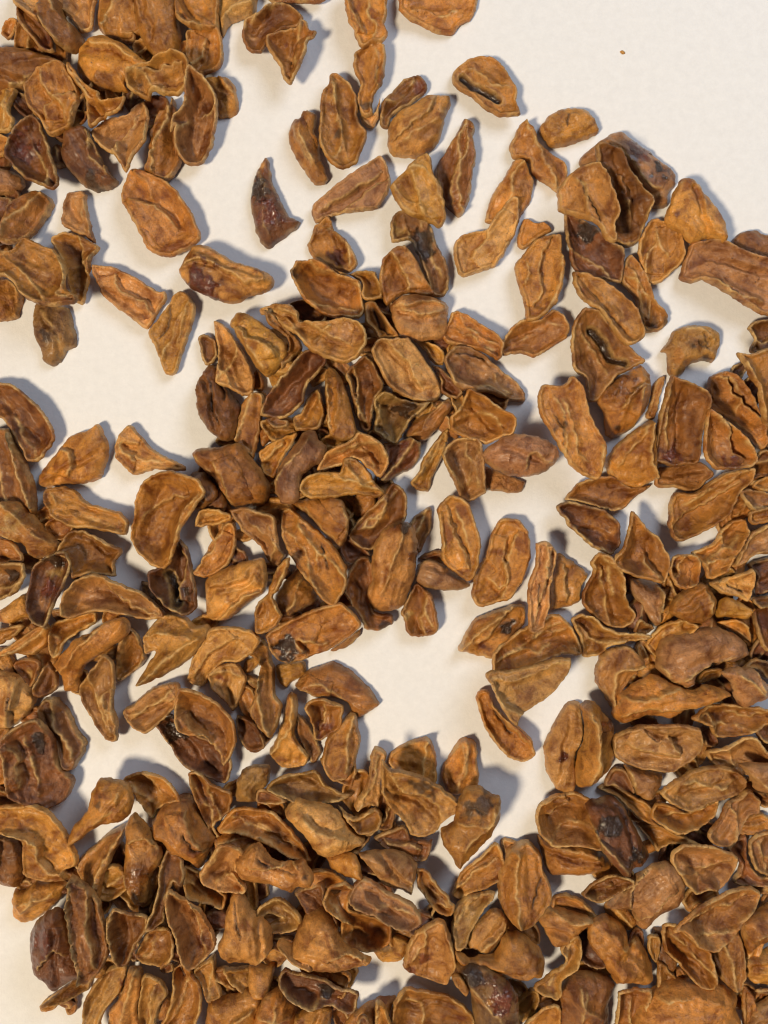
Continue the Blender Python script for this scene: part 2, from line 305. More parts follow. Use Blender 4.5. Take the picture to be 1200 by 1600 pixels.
2 F oy|120,650 150,600 240,600 280,560 310,565 350,640 370,740 420,830 450,900 440,970 415,1045 350,1030 280,990 240,930 190,840 130,740|g 200,740 240,820 250,900/r 240,660 270,750 300,870 310,930 370,970/S k 225,800,30/r 430,880 410,1030|long ochre husk with a black ragged crack and yellow ridge
2 F o|450,960 490,890 560,830 660,765 680,850 690,960 685,1050 590,1090 520,1070 470,1020|r 640,790 600,860 530,930 500,1000/R 660,790 640,920 680,1050
3 F or|675,950 680,820 710,640 740,560 780,580 840,600 900,640 920,690 890,800 880,950 850,980 760,985 700,970|r 740,580 720,760 735,930/W r 770,930,40/V 800,640 780,900|squarish reddish-brown husk with a red stain at its lower end
1 F o|670,590 720,560 700,650 670,760 630,750 660,640|
2 C o|890,900 910,720 960,730 1050,800 1110,860 1150,940 1130,985 1040,1000 940,1005 900,960|r 910,730 1040,800 1140,930/W r 1040,980,40
1 F od|940,600 950,555 1020,535 1090,570 1140,670 1170,800 1170,880 1140,910 1080,830 1000,760 930,710|r 960,560 1040,570 1075,650 1040,740
2 F o|1050,460 1100,460 1230,440 1230,900 1190,800 1160,720 1140,620 1100,560|r 1060,470 1120,560 1150,640 1190,780
1 C d|1105,340 1140,305 1230,300 1230,450 1120,450 1130,390|
2 L yk|710,440 750,390 760,350 830,320 920,320 975,350 990,410 960,490 910,480 850,500 820,540 780,570 745,530 740,450|S o 780,470,40/g 860,400 930,440/g 900,360 920,420/S k 850,420,34/S k 920,470,26/r 800,350 880,340 960,400|rounded crumpled grey-ochre husk curled like a mushroom cap
1 F op|665,1070 690,990 780,980 880,960 950,1020 900,1070 860,1105 760,1090 700,1090|
1 C o|245,1140 300,1070 380,1040 470,1030 560,1080 660,1075 580,1130 510,1190 430,1190 330,1160|r 250,1140 330,1160 440,1190
2 C r|205,1180 250,1150 330,1160 430,1190 500,1250 510,1350 460,1400 370,1360 270,1270|r 225,1200 320,1310 460,1395/S o 420,1260,60
2 F o|740,1200 770,1110 860,1105 980,1020 1100,995 1105,1050 1050,1120 1000,1230 850,1320 770,1340 740,1270|r 800,1170 900,1110 1080,1010/V 960,1090 850,1230|long orange-brown husk pointing down onto bare paper, ridged along one side
2 C y|1110,1080 1160,1040 1230,1020 1230,1100 1150,1100|
2 F dp|1050,1100 1130,1090 1230,1130 1230,1230 1130,1200 1080,1160|
1 F d|1120,950 1170,910 1230,950 1230,1020 1150,1050 1110,1040|
T 0 2
2 D dy|-20,0 0,-40 60,-50 120,-10 160,40 220,110 265,160 240,200 180,225 120,215 80,150 0,100|r 0,105 80,160 120,225/S y 60,30,50
1 F or|0,110 60,130 110,190 120,230 60,240 0,240 -20,110|
2 C dk|-20,240 60,235 130,240 135,300 80,380 0,440 -20,440|r 130,250 100,330 10,420/W k 50,300,30
3 C r|130,390 150,260 200,215 260,185 310,190 335,250 310,340 270,440 240,530 180,510 140,460|S y 250,295,38/W r 220,360,40/W k 250,220,40/S p 210,440,40|dark glossy husk holding a pale seed in its hollow
2 C do|270,180 330,90 390,85 480,130 570,180 540,240 545,300 500,300 420,290 350,310 330,230|
4 C yp|300,480 310,390 360,320 430,290 500,300 600,350 690,390 760,460 770,490 700,510 600,490 500,470 420,470 340,495|r 315,480 310,400 370,320 470,300/s 480,310 540,390 620,450 750,490/S p 420,400,70|long boat-like husk with a mauve hollow, atop the heap
1 D y|0,500 20,440 110,380 150,480 100,500 40,530|
3 F o|0,690 60,610 130,560 200,520 230,550 210,620 140,680 60,670|R 10,680 120,620 220,540
2 F dy|-20,560 20,540 110,520 120,540 40,600 0,650 -20,650|
2 C y|230,560 250,520 330,490 440,470 450,520 380,560 310,610 300,660 270,690 240,650|r 235,570 280,600 270,680
4 D o|225,730 300,640 340,600 430,560 500,510 570,495 605,520 600,570 540,620 450,680 390,720 350,790 350,850 320,860 270,850 265,770|g 390,590 470,560|long flat orange-brown slab with a forked end, atop the heap
2 F do|550,640 600,540 640,560 670,640 680,690 640,740 545,800 540,720|r 670,650 640,740 550,800
3 F dt|355,860 370,810 430,740 500,660 540,700 545,800 530,900 550,990 540,1080 490,1080 440,1020 400,950|r 460,860 500,940 520,1060/r 525,820 480,870 540,990|brown husk with a split beak-like end over white paper
3 D t|-20,740 0,740 60,770 130,830 150,890 110,960 50,1010 0,1050 -20,1050|g 50,860 60,960/r 140,850 130,930 20,1040
1 F d|60,700 130,680 200,700 180,780 140,830 100,790 50,740|S y 130,740,30
2 F d|160,830 200,740 220,700 260,750 260,830 200,870 160,860|r 165,830 215,720
2 F d|170,930 210,875 260,880 310,940 350,1030 390,1090 380,1150 340,1210 290,1200 250,1100 200,1010|R 245,880 260,1000 320,1090 340,1150
3 F rd|30,1050 100,990 170,970 210,1010 240,1080 250,1180 320,1290 280,1370 200,1410 140,1380 60,1330 40,1200|s 110,1290 95,1200 110,1120 50,1070/W k 180,1090,40/S t 70,1200,30|dark chunky husk with a wet black patch and pale torn side
1 C r|700,280 760,250 830,130 880,180 910,310 930,440 880,480 820,460 770,420 720,370|B 790,290 820,380 840,430/W k 880,380,30|small dark burnt-looking husk with a black hollow
2 F o|895,290 930,240 980,150 1060,50 1100,50 1110,130 1080,230 1020,290 960,310|
2 C y|910,70 930,0 980,-20 1080,10 1080,40 1020,60|r 915,65 960,10 1070,20
3 D ot|945,450 945,340 970,300 1060,260 1150,230 1230,220 1250,300 1240,370 1150,440 1060,510 980,525 950,500|s 1240,360 1150,390 1060,460 1000,520/S d 1110,400,14
3 F y|660,590 720,510 770,480 840,490 905,545 960,535 975,575 900,680 800,750 700,800 640,810 690,710 720,660 675,670|R 670,800 830,650 930,590/r 665,590 750,570 900,590|folded yellow-ochre husk with sharp straight keel and flap
2 F yt|860,810 890,700 960,570 1000,540 1100,530 1190,550 1230,600 1190,660 1120,700 1040,715 980,770 940,830|s 900,800 960,690 1060,620 1120,580/r 1120,580 1090,680|tan saddle-like husk behind a small four-cornered piece
3 F t|970,760 1040,710 1110,700 1155,770 1140,850 1090,940 1040,890 990,840 980,800|S r 1030,780,32/r 980,760 1050,740 1140,770|small four-cornered tan husk piece with a red-brown spot
2 F yt|565,940 620,900 680,850 760,810 830,800 850,830 830,910 780,960 730,1010 680,1035 620,1010|r 580,950 700,930 820,820
1 C r|730,990 790,940 820,950 870,1010 980,1060 1080,1130 1090,1200 1060,1270 960,1240 860,1190 800,1100|W k 830,1020,70|wet dark red-black husk beneath a cupped orange one
3 C o|830,880 850,820 920,830 1010,880 1090,970 1110,1070 1090,1130 1050,1190 1020,1130 960,1050 900,1040 840,1020 820,960|s 1040,1180 980,1050 900,1000 870,930/S t 850,950,40|cupped orange husk with a pale fold, covering a wet dark one
1 F dr|1100,960 1200,990 1240,1050 1240,1100 1160,1120 1110,1060|
T 1 2
3 F p|-40,-20 40,0 90,20 100,80 110,170 130,210 90,260 60,260 30,190 -10,140 -60,100 -110,20 -120,-10|r 60,250 80,170 60,60|mauve-grey flap-like husk with a pointed drooping tip
3 F o|105,40 100,0 150,-20 210,30 300,100 380,180 425,260 425,340 380,430 340,430 290,380 230,310 150,200 110,110|r 130,80 230,190 260,320 340,430/g 300,150 345,270/r 180,60 280,180 300,300|large oval husk with two parallel lengthwise grooves
2 F o|-10,570 -10,450 50,380 100,260 160,210 150,280 110,360 80,400 120,480 100,530 40,570|r 155,220 85,400 110,480
1 D dy|80,420 120,340 190,260 280,340 280,420 200,470 130,490|
3 F o|45,580 130,520 190,490 280,450 390,420 450,460 495,530 440,590 340,650 240,690 140,720 70,670|W k 140,640,60/r 200,600 260,620 340,610/s 240,680 200,610 280,620|orange-brown husk with one end charred black and glittering
1 F d|350,650 430,590 490,550 480,590 420,640|
2 F d|415,380 430,300 470,220 530,210 560,300 540,400 560,470 640,490 640,530 580,560 520,555 480,480|r 425,400 490,490 530,550/S k 600,540,30
4 D po|515,380 545,320 540,260 555,150 610,70 680,40 740,70 760,150 750,290 730,360 690,450 640,475 550,470 520,420|W d 740,200,30/W k 690,65,35/S o 630,330,70|large glossy slab-like husk with a blackened top and dark edge
2 F d|720,60 770,0 820,-20 825,60 790,150 760,190|R 800,-10 750,100
1 F r|390,170 430,120 520,170 540,210 440,250|
2 F od|690,500 680,470 740,340 800,360 830,400 855,520 840,570 770,585 710,570|r 795,370 800,480 840,550/S y 705,490,25/V 760,380 770,560|stubby open-ended husk tube reaching onto the bare white patch
2 D p|745,320 760,250 820,220 880,250 960,300 1010,340 980,365 880,370 790,350|
1 F d|760,220 800,190 870,180 870,240 820,230|
2 F o|1010,370 1030,280 1080,200 1100,110 1140,40 1180,25 1240,40 1280,100 1290,200 1260,310 1200,400 1150,420 1060,445 1020,420|s 1080,300 1140,370 1190,310 1170,220 1185,110|broad upright husk with a tongue-shaped inner flap
1 F o|950,650 990,560 1030,500 1110,470 1200,435 1260,440 1270,520 1200,600 1130,690 1090,690 1020,670|R 960,640 1050,560 1200,440/W k 1180,540,35/S r 1060,630,30
1 F o|1030,870 1050,840 1090,840 1130,920 1200,980 1290,1060 1310,1140 1260,1170 1180,1150 1090,1040 1060,980|r 1070,990 1180,1140/g 1110,930 1200,1050|ragged bright orange-brown husk slanting down on bare paper
2 D do|180,820 240,750 360,710 440,750 530,830 580,900 570,920 480,970 420,900 350,880 250,870|s 190,820 270,870 350,880|broad triangular brown husk with a sharp corner and strong shadow
3 C o|230,920 250,880 310,870 400,900 410,950 390,1020 310,1070 275,1070 260,990|S r 320,1020,40
1 F dy|-60,660 10,610 50,640 80,750 90,860 120,910 100,1000 75,1055 20,1010 -30,950 -10,850 10,730|R 15,690 10,850 60,1030
1 D y|95,720 220,700 230,760 170,800 140,830 100,800|
3 F y|60,1130 100,1050 150,860 190,860 195,950 180,1050 240,1150 220,1200 120,1210|R 170,870 160,1000 75,1130/r 180,1050 240,1150|narrow upright ochre husk splayed open like a forked twig
1 F d|190,940 240,980 280,1060 310,1130 260,1180 200,1060|
3 F o|310,1160 330,1070 390,1010 440,950 475,960 480,1030 490,1090 460,1190 430,1240 370,1260 330,1230|R 455,965 430,1080 425,1210
2 F o|615,1160 680,1100 800,1060 840,1130 850,1200 840,1280 760,1270 650,1220|R 800,1065 780,1250
2 F o|870,1230 930,1110 980,1070 1035,1090 1045,1190 1045,1290 980,1330 900,1320|r 960,1080 980,1170 930,1270/R 985,1080 990,1180 940,1300/S r 1000,1120,20
0 F d|0,940 60,1040 80,1060 0,1130 -40,1100|
T 2 2
2 C o|-100,740 -100,650 -30,590 50,540 170,490 230,485 290,540 340,650 330,680 250,670 170,690 50,740 -60,745|r -90,690 50,640 120,660 200,620 330,660/r 70,600 150,570 270,560|wide husk folded into two stacked shelf-like lips
2 F t|-125,760 -100,745 0,740 100,720 200,690 280,690 270,760 200,850 100,920 40,960 20,1000 -20,960 -70,880 -100,810|r -110,770 20,790 180,720 270,700/s 60,950 -50,880 -90,790|pale tan fan-shaped husk below a double-lipped one
3 F t|75,500 70,370 110,240 115,150 160,135 205,170 215,220 190,350 180,450 150,540 100,570 80,550|r 170,150 160,280 190,340/g 130,330 120,450|upright tan finger-like husk with a rounded foot and side seam
2 D o|190,460 185,330 220,200 270,220 365,290 335,350 320,425 250,450|r 360,290 325,360 320,420
2 C do|330,390 370,280 355,230 390,185 440,200 520,300 530,400 580,480 560,530 480,550 410,520 350,450|r 400,200 500,300 525,440/r 430,250 480,400
4 C od|465,220 520,150 550,50 560,-5 600,30 640,80 690,120 740,210 740,260 710,330 640,320 540,290 480,260|r 630,200 620,240 700,310/S d 600,190,60|star-shaped cupped husk with a pointed horn and dark hollow
3 D p|550,310 620,310 680,330 710,360 750,340 755,370 715,420 700,540 650,510 600,430 560,370|r 700,350 705,430 690,530
3 C o|730,270 760,210 830,195 880,210 890,270 860,340 810,360 750,340|r 880,215 870,320 810,355
3 D o|750,470 800,380 890,330 950,360 980,430 960,490 900,530 830,520|r 890,335 930,410 940,490
2 C yo|850,190 940,150 980,100 1040,40 1100,35 1110,100 1060,180 1030,220 980,290 900,310 890,250|r 880,250 970,220 1030,210/r 980,110 1020,190
3 F p|1050,260 1080,170 1130,90 1230,20 1230,200 1160,200 1100,250|r 1060,250 1110,140 1220,40|pale violet-grey husk with a light rim beside a rough ochre crumb
2 F t|920,330 1000,310 1080,280 1130,265 1145,310 1130,390 1110,430 1060,400 980,380|g 1000,340 1090,380
2 L y|980,430 1020,400 1090,430 1130,460 1110,510 1040,500 980,500|
1 F r|1110,240 1230,200 1230,330 1150,390 1140,300|
2 C y|280,510 320,480 380,490 440,540 520,560 600,560 640,580 560,600 450,630 440,650 400,680 340,680 320,590|r 300,520 390,600 530,600
1 F d|590,500 640,520 680,550 630,580 570,560|
2 C y|640,620 690,540 780,500 870,530 830,570 720,610 690,700 640,640|r 690,650 720,570 800,520
4 D p|695,730 720,610 830,570 970,545 1050,570 1120,620 1135,680 1060,710 960,710 900,740 870,780 870,820 830,835 770,810 720,770|r 880,810 890,740 990,700/r 700,720 760,800 830,830|large smooth mauve-brown husk shaped like a broad kidney
3 F o|970,520 1050,500 1110,540 1130,620 1060,570|
2 F y|870,800 900,740 980,730 970,770 890,810|
2 F po|400,790 420,680 480,640 550,630 625,700 590,740 560,800 520,880 490,940 450,870|R 620,715 490,760 480,920
3 D o|495,970 520,880 590,820 680,770 760,810 850,840 920,810 1020,850 1020,870 930,910 830,940 760,980 660,970 580,1000 530,1010|s 510,970 600,935 720,930 850,920 1000,870|long pointed orange-brown husk like a closed pod with a seam
1 L y|590,760 640,710 690,720 700,770 620,790|
4 D p|980,750 1060,730 1150,740 1190,790 1200,860 1150,920 1100,930 1060,880 1030,800|r 1150,745 1165,800 1195,850|pale violet-brown smooth husk with a shiny bulge
3 F o|1060,720 1140,680 1230,740 1230,800 1190,780 1150,740|
2 C o|830,960 920,900 1060,900 1190,920 1230,950 1170,1010 1100,1050 1000,1060 950,1050 910,1000|r 840,960 920,950 950,1030/r 1000,930 1110,960 1200,930
4 F t|480,1100 500,1050 600,1000 740,985 860,1000 885,1060 870,1130 810,1190 740,1230 620,1220 530,1190 490,1150|s 530,1090 640,1130 780,1140 750,1080 720,1030|broad oval tan husk with a layered triangular flake on top
2 D ot|155,1130 170,1070 230,960 270,900 330,905 345,1000 335,1080 305,1150 300,1310 220,1310 170,1230|W r 230,1140,22/r 320,920 335,1040 300,1120|rounded orange-brown husk with a shiny red dot, pressed against a twin
2 D o|330,905 400,900 450,960 500,1020 490,1100 510,1180 470,1260 380,1320 310,1300 322,1150 350,1060 340,960|W r 430,1000,40/R 360,930 400,1100 370,1280/S d 430,1050,50|darker husk with a wet streak, twin of a rounded one
3 C t|915,1120 1010,1090 1080,1040 1130,1050 1190,1130 1230,1200 1230,1260 1100,1240 1000,1230 940,1180|r 920,1130 1010,1110 1050,1200
1 F d|1140,460 1200,440 1230,640 1190,650 1150,600|
1 F d|1130,990 1230,1000 1230,1090 1170,1080|
2 F o|1110,0 1180,-20 1230,-20 1230,30 1150,60 1115,50|
1 F d|1120,400 1230,390 1230,440 1150,450|
T 0 3
3 F yo|-20,190 60,170 150,160 220,190 280,250 320,340 350,430 340,480 290,495 300,540 230,550 150,530 100,490 110,330 30,310 -20,310|s 330,490 240,490 185,440 180,350 100,300 0,290/r 330,485 240,485 185,436 182,350 102,300 0,290|wavy bean-shaped husk with a scalloped double edge
1 D d|-20,320 60,330 100,400 105,480 60,580 0,570 -20,560|
2 F d|-20,60 60,100 160,140 200,150 120,165 0,190 -20,190|r 0,85 70,130
3 D o|300,370 330,290 390,220 420,120 460,60 540,70 590,90 610,160 600,220 560,260 470,280 400,320 310,385|S k 470,160,28/r 310,375 450,250 540,190 560,100|beaked orange-brown husk with a dark pit and long pointed tip
2 C o|580,60 600,35 680,10 760,40 830,100 850,150 780,170 740,200 720,250 680,210 620,120|r 590,60 660,120 700,160 740,180
3 D o|705,280 720,230 760,180 840,150 900,180 940,260 1000,350 970,420 935,485 880,450 800,400 760,350 720,330|g 860,290 900,370 980,410/s 970,400 890,290 870,200
2 C d|890,20 930,0 1000,60 1090,110 1080,190 1040,240 1000,280 1030,330 990,340 950,260 910,150|r 900,20 940,120 990,220 1010,320/S r 935,80,20
2 F yo|340,500 360,440 430,380 500,320 580,280 585,310 530,410 490,500 480,590 430,650 380,580 365,530|R 580,290 490,430 440,560 430,640
2 D o|575,400 580,280 620,220 680,280 720,350 750,400 745,460 700,520 690,600 680,655 630,660 590,600 570,520|r 575,510 600,600 630,655/W d 640,530,50/s 600,360 680,330 740,390
1 F d|740,480 770,400 840,430 860,500 850,570 810,540 790,600 780,700 700,750 690,720 730,640 740,560|r 740,560 700,730
2 C o|860,450 930,490 1000,560 1060,610 1045,670 980,630 900,610 870,570|r 865,470 880,590 980,625 1040,665
3 C t|930,510 950,470 1040,340 1130,350 1150,400 1110,470 1160,560 1140,590 1080,585 1000,575 950,550|r 940,510 1000,440 1050,350/s 1150,540 1090,490 1000,540
2 D yo|40,680 45,590 100,590 160,540 250,540 300,560 270,630 200,700 110,745 50,720|r 150,540 160,620 90,680
2 D r|110,880 120,790 190,700 270,650 310,680 330,780 360,900 380,980 290,1050 220,1100 180,1060 110,1020|s 160,970 210,900 270,840 310,880/W r 200,800,60|large dark glossy husk at the heap's edge, walled by an upright one
3 F d|300,540 320,540 390,580 450,650 480,740 510,850 480,930 430,1000 380,990 340,850 310,740 295,640|R 310,550 320,720 360,850 385,990|dark upright wall-like husk with a thin straight pale edge
1 F yd|215,1090 270,1050 350,1000 415,1010 400,1060 310,1095|
2 C d|510,740 545,635 620,660 690,690 690,760 640,830 600,920 555,950 530,880|r 540,640 520,760 550,940
3 C o|620,890 680,780 740,740 810,740 830,830 810,880 760,920 650,930|r 625,890 700,780/S d 740,830,50
4 C po|795,580 810,530 870,590 940,650 970,720 1005,830 970,900 890,945 850,890 830,790 800,700|S p 850,720,50/S d 900,690,20/S r 930,830,30|cupped mauve-brown husk with pale rim and pointed top
2 F r|740,940 810,900 810,950 760,980|
1 F y|900,960 1000,890 1010,970 1040,1060 980,1090 940,1020|r 1000,900 980,1080
3 F oy|490,1230 500,1160 560,1080 600,950 650,935 670,960 660,1050 640,1130 650,1230|R 640,940 600,1080 560,1220
2 F yk|640,1130 680,950 760,970 790,1040 740,1150 720,1230 640,1230|
2 F yk|390,1150 400,1080 440,1010 530,940 590,950 560,1060 480,1160 480,1230 400,1220|S r 560,1020,25
3 C o|720,1230 800,1100 805,950 860,930 930,1000 955,1080 930,1180 880,1230|r 815,960 820,1090 730,1210
3 D ty|1010,870 1040,800 1050,700 1090,600 1130,600 1170,680 1230,730 1270,800 1260,900 1200,955 1130,940 1050,930|g 1100,620 1130,800/r 1060,930 1180,945 1260,880|pale tan rounded husk, lightest of its neighbours, with a faint fold
2 F y|1050,940 1130,940 1230,960 1240,1060 1180,1070 1090,1010|
2 D o|955,1230 955,1180 980,1100 1100,1080 1160,1050 1230,1090 1230,1230|
T 1 3
3 L ky|-100,100 -90,50 -40,0 60,-10 60,60 40,100 0,120 0,170 -100,170|
3 C ky|50,90 100,40 200,20 280,10 330,70 390,110 455,130 400,155 280,180 200,165 100,120|r 55,90 160,130 280,160 440,135|long brown awning-like husk with a pale lower rim
1 F d|0,170 0,110 50,100 150,150 100,170|
2 C yo|-190,290 -100,190 0,190 80,200 160,270 220,340 260,420 200,420 100,380 0,340 -100,310 -170,320|r -180,295 -80,300 20,320 120,380 230,425/r 0,260 100,310 200,380/S k 90,330,20
4 D t|125,220 180,165 260,180 340,190 400,240 440,300 505,350 500,380 430,410 350,430 290,420 250,370 200,310 140,260|S p 150,220,25|flat tan leaf-like husk spread level over the heap
3 D o|330,460 300,430 400,410 470,410 500,490 490,515 410,520 350,500|
3 D po|-110,470 -60,400 10,360 70,430 140,450 220,430 270,510 260,560 200,570 160,605 80,580 0,570 -80,550|g 0,410 80,470 200,490/S k 235,500,22|mauve-brown loaf-like husk with a dark pinched end
2 C ky|0,670 40,620 100,590 160,620 220,720 170,775 80,775 0,750|r 10,690 60,680 140,720/r 100,600 130,660 210,720
3 D op|155,870 190,790 240,720 310,695 360,730 390,800 420,840 540,890 520,920 440,945 340,965 230,960 150,920 90,870 110,850|s 270,950 180,910 100,860/s 340,900 400,860 520,890|large rounded brown husk with a dent and a flared skirt
3 C r|105,980 140,940 220,960 320,980 400,1020 480,1040 470,1120 430,1140 330,1110 250,1120 160,1080 110,1020|r 110,1000 170,1080 250,1110 330,1080/W k 330,1050,40|dark hollow husk lying open with a bright yellow lower rim
2 D o|0,1150 40,1080 130,1040 180,1100 200,1180 180,1230 -20,1230|r 0,1150 90,1170 180,1180
2 D y|180,1180 260,1130 350,1130 350,1190 330,1230 180,1230|
2 D oy|-40,940 40,950 80,940 80,980 60,1040 40,1080 -30,1070|
3 C o|315,600 350,520 420,510 470,560 440,640 560,700 630,750 640,830 590,870 500,870 430,840 390,790 400,700 350,660|r 320,590 350,640 440,710 450,790 490,850 590,870/W k 380,560,25|long orange-brown husk with a wavy pale edge under a mauve one
4 F p|430,610 480,535 540,540 620,590 720,630 770,680 780,720 740,750 690,755 620,720 560,690 480,670 430,640|r 440,640 560,685 690,750/r 480,560 540,640 640,650 750,680|mauve grooved husk with a ruffled pale underside edge
4 D pt|480,400 540,395 640,400 730,440 760,480 745,560 730,620 680,590 590,550 530,470|r 730,450 735,540 720,610|pale mauve-tan husk with one sharply bent pale edge
1 C yd|380,190 460,230 560,190 590,240 570,290 500,310 450,280|r 400,210 470,245 550,205
3 F t|460,170 510,100 530,0 540,-60 560,-90 610,-60 595,50 575,190 530,180 470,210|R 570,-50 545,80 480,190
3 F ok|590,-60 620,-20 700,0 780,30 870,90 960,170 970,190 870,270 860,300 800,340 730,330 690,260 640,210 590,120 585,0|s 615,-10 680,110 790,140 850,190 860,270/S k 780,80,60/S o 660,180,70/S k 640,100,12|twisted two-sided husk, orange outside and grey-brown inside
1 F rd|550,330 620,300 690,270 730,330 800,345 830,340 800,440 700,430 600,380|
3 D o|870,310 930,270 940,200 990,110 1060,100 1110,140 1150,150 1150,250 1100,340 1040,400 960,480 930,450 880,370|r 940,270 1030,270 1110,260 1120,170/S k 1040,190,65/g 1000,180 1080,230|orange-brown husk with a dark crumpled cap above bare paper
4 C o|920,590 960,490 1040,420 1120,345 1150,380 1180,480 1170,510 1080,560 1000,590 950,620|S o 1080,460,50|leaf-shaped open orange husk with thin bright rim and curled tip
2 C od|750,480 800,480 850,540 900,600 930,640 920,690 860,690 800,620 760,560|r 755,540 810,620 930,660
3 F kt|915,740 940,660 1000,610 1120,590 1120,620 1060,690 1010,760 980,820 930,830|r 920,730 990,660 1050,610|greyish papery husk bent like an open envelope
4 D ot|990,860 1000,790 1050,720 1120,670 1180,710 1190,760 1140,850 1110,890 1060,880 1010,850|
4 F o|1140,540 1200,400 1290,365 1350,440 1355,500 1385,560 1385,640 1290,735 1230,740 1200,730 1150,660|g 1350,520 1320,580 1290,650/R 1230,410 1220,560 1230,720|two-lobed orange-brown husk split down one side
3 D o|930,860 1000,900 1060,890 1120,890 1180,800 1260,810 1340,880 1370,960 1340,1010 1250,1020 1180,1000 1060,970 960,930|S p 1285,930,60
4 F to|690,920 720,810 780,740 850,700 890,720 920,800 940,920 915,990 900,1040 840,1030 760,1000 690,960|S r 800,900,38/r 870,720 920,850 930,950/S r 720,960,30|light tan squarish husk with a red-brown blotch and crumbly edge
2 D y|550,880 640,840 640,790 720,810 690,900 600,930|
3 D kr|940,960 1000,930 1100,950 1180,1010 1230,1080 1240,1150 1230,1230 1050,1230 1010,1100|W k 1010,960,50/W r 1150,1080,60/S t 1050,1080,40|dark glossy husk with black and purple-red wet patches
2 C o|640,1110 690,1020 790,1030 900,1050 970,1090 1020,1150 1020,1230 650,1230|r 700,1080 770,1120 790,1220/r 650,1110 700,1030/S r 950,1170,50
3 F o|550,1120 570,1075 610,1110 650,1230 550,1230|R 570,1080 570,1220
2 F or|470,1190 490,1130 530,1140 550,1230 460,1230|
1 F rd|170,600 310,540 330,640 390,700 380,760 310,690 240,690 200,640|
1 F d|0,780 100,790 180,790 150,860 60,850|
3 L y|920,980 960,970 1000,1030 990,1080 940,1040|
1 F o|300,-30 460,-30 455,80 370,60|
1 F dy|1150,340 1230,350 1230,440 1190,480|
T 2 3
3 C o|105,240 130,180 210,130 310,115 390,160 380,240 400,340 300,350 200,360 150,330 120,290|r 170,340 250,260 360,250/s 170,240 230,200 280,160/S p 300,310,50|husk with a scooped pale-lipped hollow resting on its mate
2 D od|135,350 200,360 300,350 390,370 460,430 470,470 400,500 300,520 190,530 160,440|r 180,370 300,380 430,420
4 D r|355,190 440,165 500,165 560,230 610,320 650,400 665,440 620,475 570,480 555,515 510,490 430,400 390,300|s 540,490 500,420 400,320 360,200/W k 470,260,60/W k 590,420,40|glossy near-black husk with a brown flap along its side
4 C pt|730,400 770,345 830,335 920,345 1000,380 1065,420 1065,460 1030,540 980,585 920,575 860,590 810,540 750,460|r 780,430 850,470 940,460 1040,430/S p 880,450,80|ear-shaped mauve-tan dish with a wide pale rim
3 D p|470,685 520,600 590,510 670,450 750,445 810,530 820,610 800,670 720,730 660,800 620,790 570,690 510,690|s 570,690 560,580 620,500 660,460|fan-shaped mauve-brown husk with a yellow folded edge
3 C op|730,720 830,640 940,600 1070,570 1170,590 1190,640 1100,720 1050,780 1000,820 940,845 860,820 790,740|r 800,740 900,770 1020,765 1100,700 1180,660/S t 940,800,40
4 F ky|685,110 740,60 860,10 980,0 1070,20 1120,70 1100,120 1020,150 920,170 830,200 750,170|r 760,70 850,60 980,100 1060,60|grey-olive leaf-like husk resting over an orange one
3 C o|640,220 680,160 740,170 820,200 920,170 990,160 960,230 870,280 760,295 690,260|r 650,220 760,285 880,265
2 F yo|410,110 470,80 540,110 640,170 650,230 680,260 600,240 500,150|
3 F op|900,290 960,240 1010,160 1060,150 1120,110 1180,160 1180,230 1120,240 1060,310 1010,360 920,340|r 1020,170 1050,240 1030,340
3 D op|540,0 620,0 720,30 690,110 640,155 590,130 560,60|r 550,10 590,130
3 D p|1080,-10 1150,-20 1230,0 1230,130 1180,130 1130,60|
3 C po|1110,340 1180,300 1230,300 1230,510 1160,490 1110,430|r 1180,320 1160,390 1190,480
1 F dr|1010,380 1100,310 1110,430 1170,500 1230,530 1150,560 1040,540 1070,450|
2 F yd|600,280 700,270 780,300 850,330 740,350 680,390 640,330|
2 C d|325,590 390,530 480,490 560,510 560,550 480,600 420,640 340,610|r 335,605 420,600 470,540
2 C od|700,740 760,720 840,790 920,850 950,960 930,1030 870,1020 800,940 720,860|r 710,750 830,850 930,960 940,1020
2 F do|950,850 1000,830 1070,770 1090,850 1090,970 1050,1040 990,1010 960,940|R 1000,840 1030,930 1030,1020
2 D o|1080,720 1180,670 1230,640 1230,800 1150,860 1110,880|
2 D y|1100,900 1160,880 1230,860 1230,1040 1150,1030 1100,970|
3 F r|1150,1040 1230,1010 1230,1080 1160,1060|
3 D to|125,720 180,680 290,690 390,715 320,780 250,840 200,845 160,780|r 180,685 290,720 385,717
2 F dy|190,610 250,590 330,620 410,700 370,710 280,690 190,680|r 330,630 380,700
2 C y|230,850 310,790 330,850 310,930 240,990 210,1075 100,1030 180,960 250,900|r 320,800 310,920 200,1060
3 L o|360,810 380,730 460,715 530,760 560,800 560,860 600,830 640,860 680,950 680,1020 640,1040 560,1020 490,1010 430,920|r 470,770 520,850 600,840|rough crumpled orange-brown husk with a notched upper edge
3 C do|480,1100 490,1030 560,1015 650,1030 630,1110 600,1210 580,1240 470,1230|r 485,1040 480,1200/r 645,1035 600,1200
2 D ro|220,1060 290,980 370,970 460,1000 490,1030 470,1130 460,1230 220,1230|r 310,1010 330,1100 430,1170
2 C y|50,1180 130,1090 190,1080 225,1110 210,1230 40,1230|
3 D o|620,1150 700,1080 800,1040 920,1040 1030,1050 1090,1100 1080,1160 1080,1230 620,1230|r 690,1110 850,1080 1000,1110
1 F yd|680,900 720,920 770,980 780,1030 700,1080 640,1100 680,1000|
1 F o|1100,1030 1150,1100 1150,1230 1090,1230 1080,1100|
2 D p|1130,1150 1230,1080 1230,1230 1110,1230|
1 F dy|640,790 690,780 700,860 680,930 640,860|
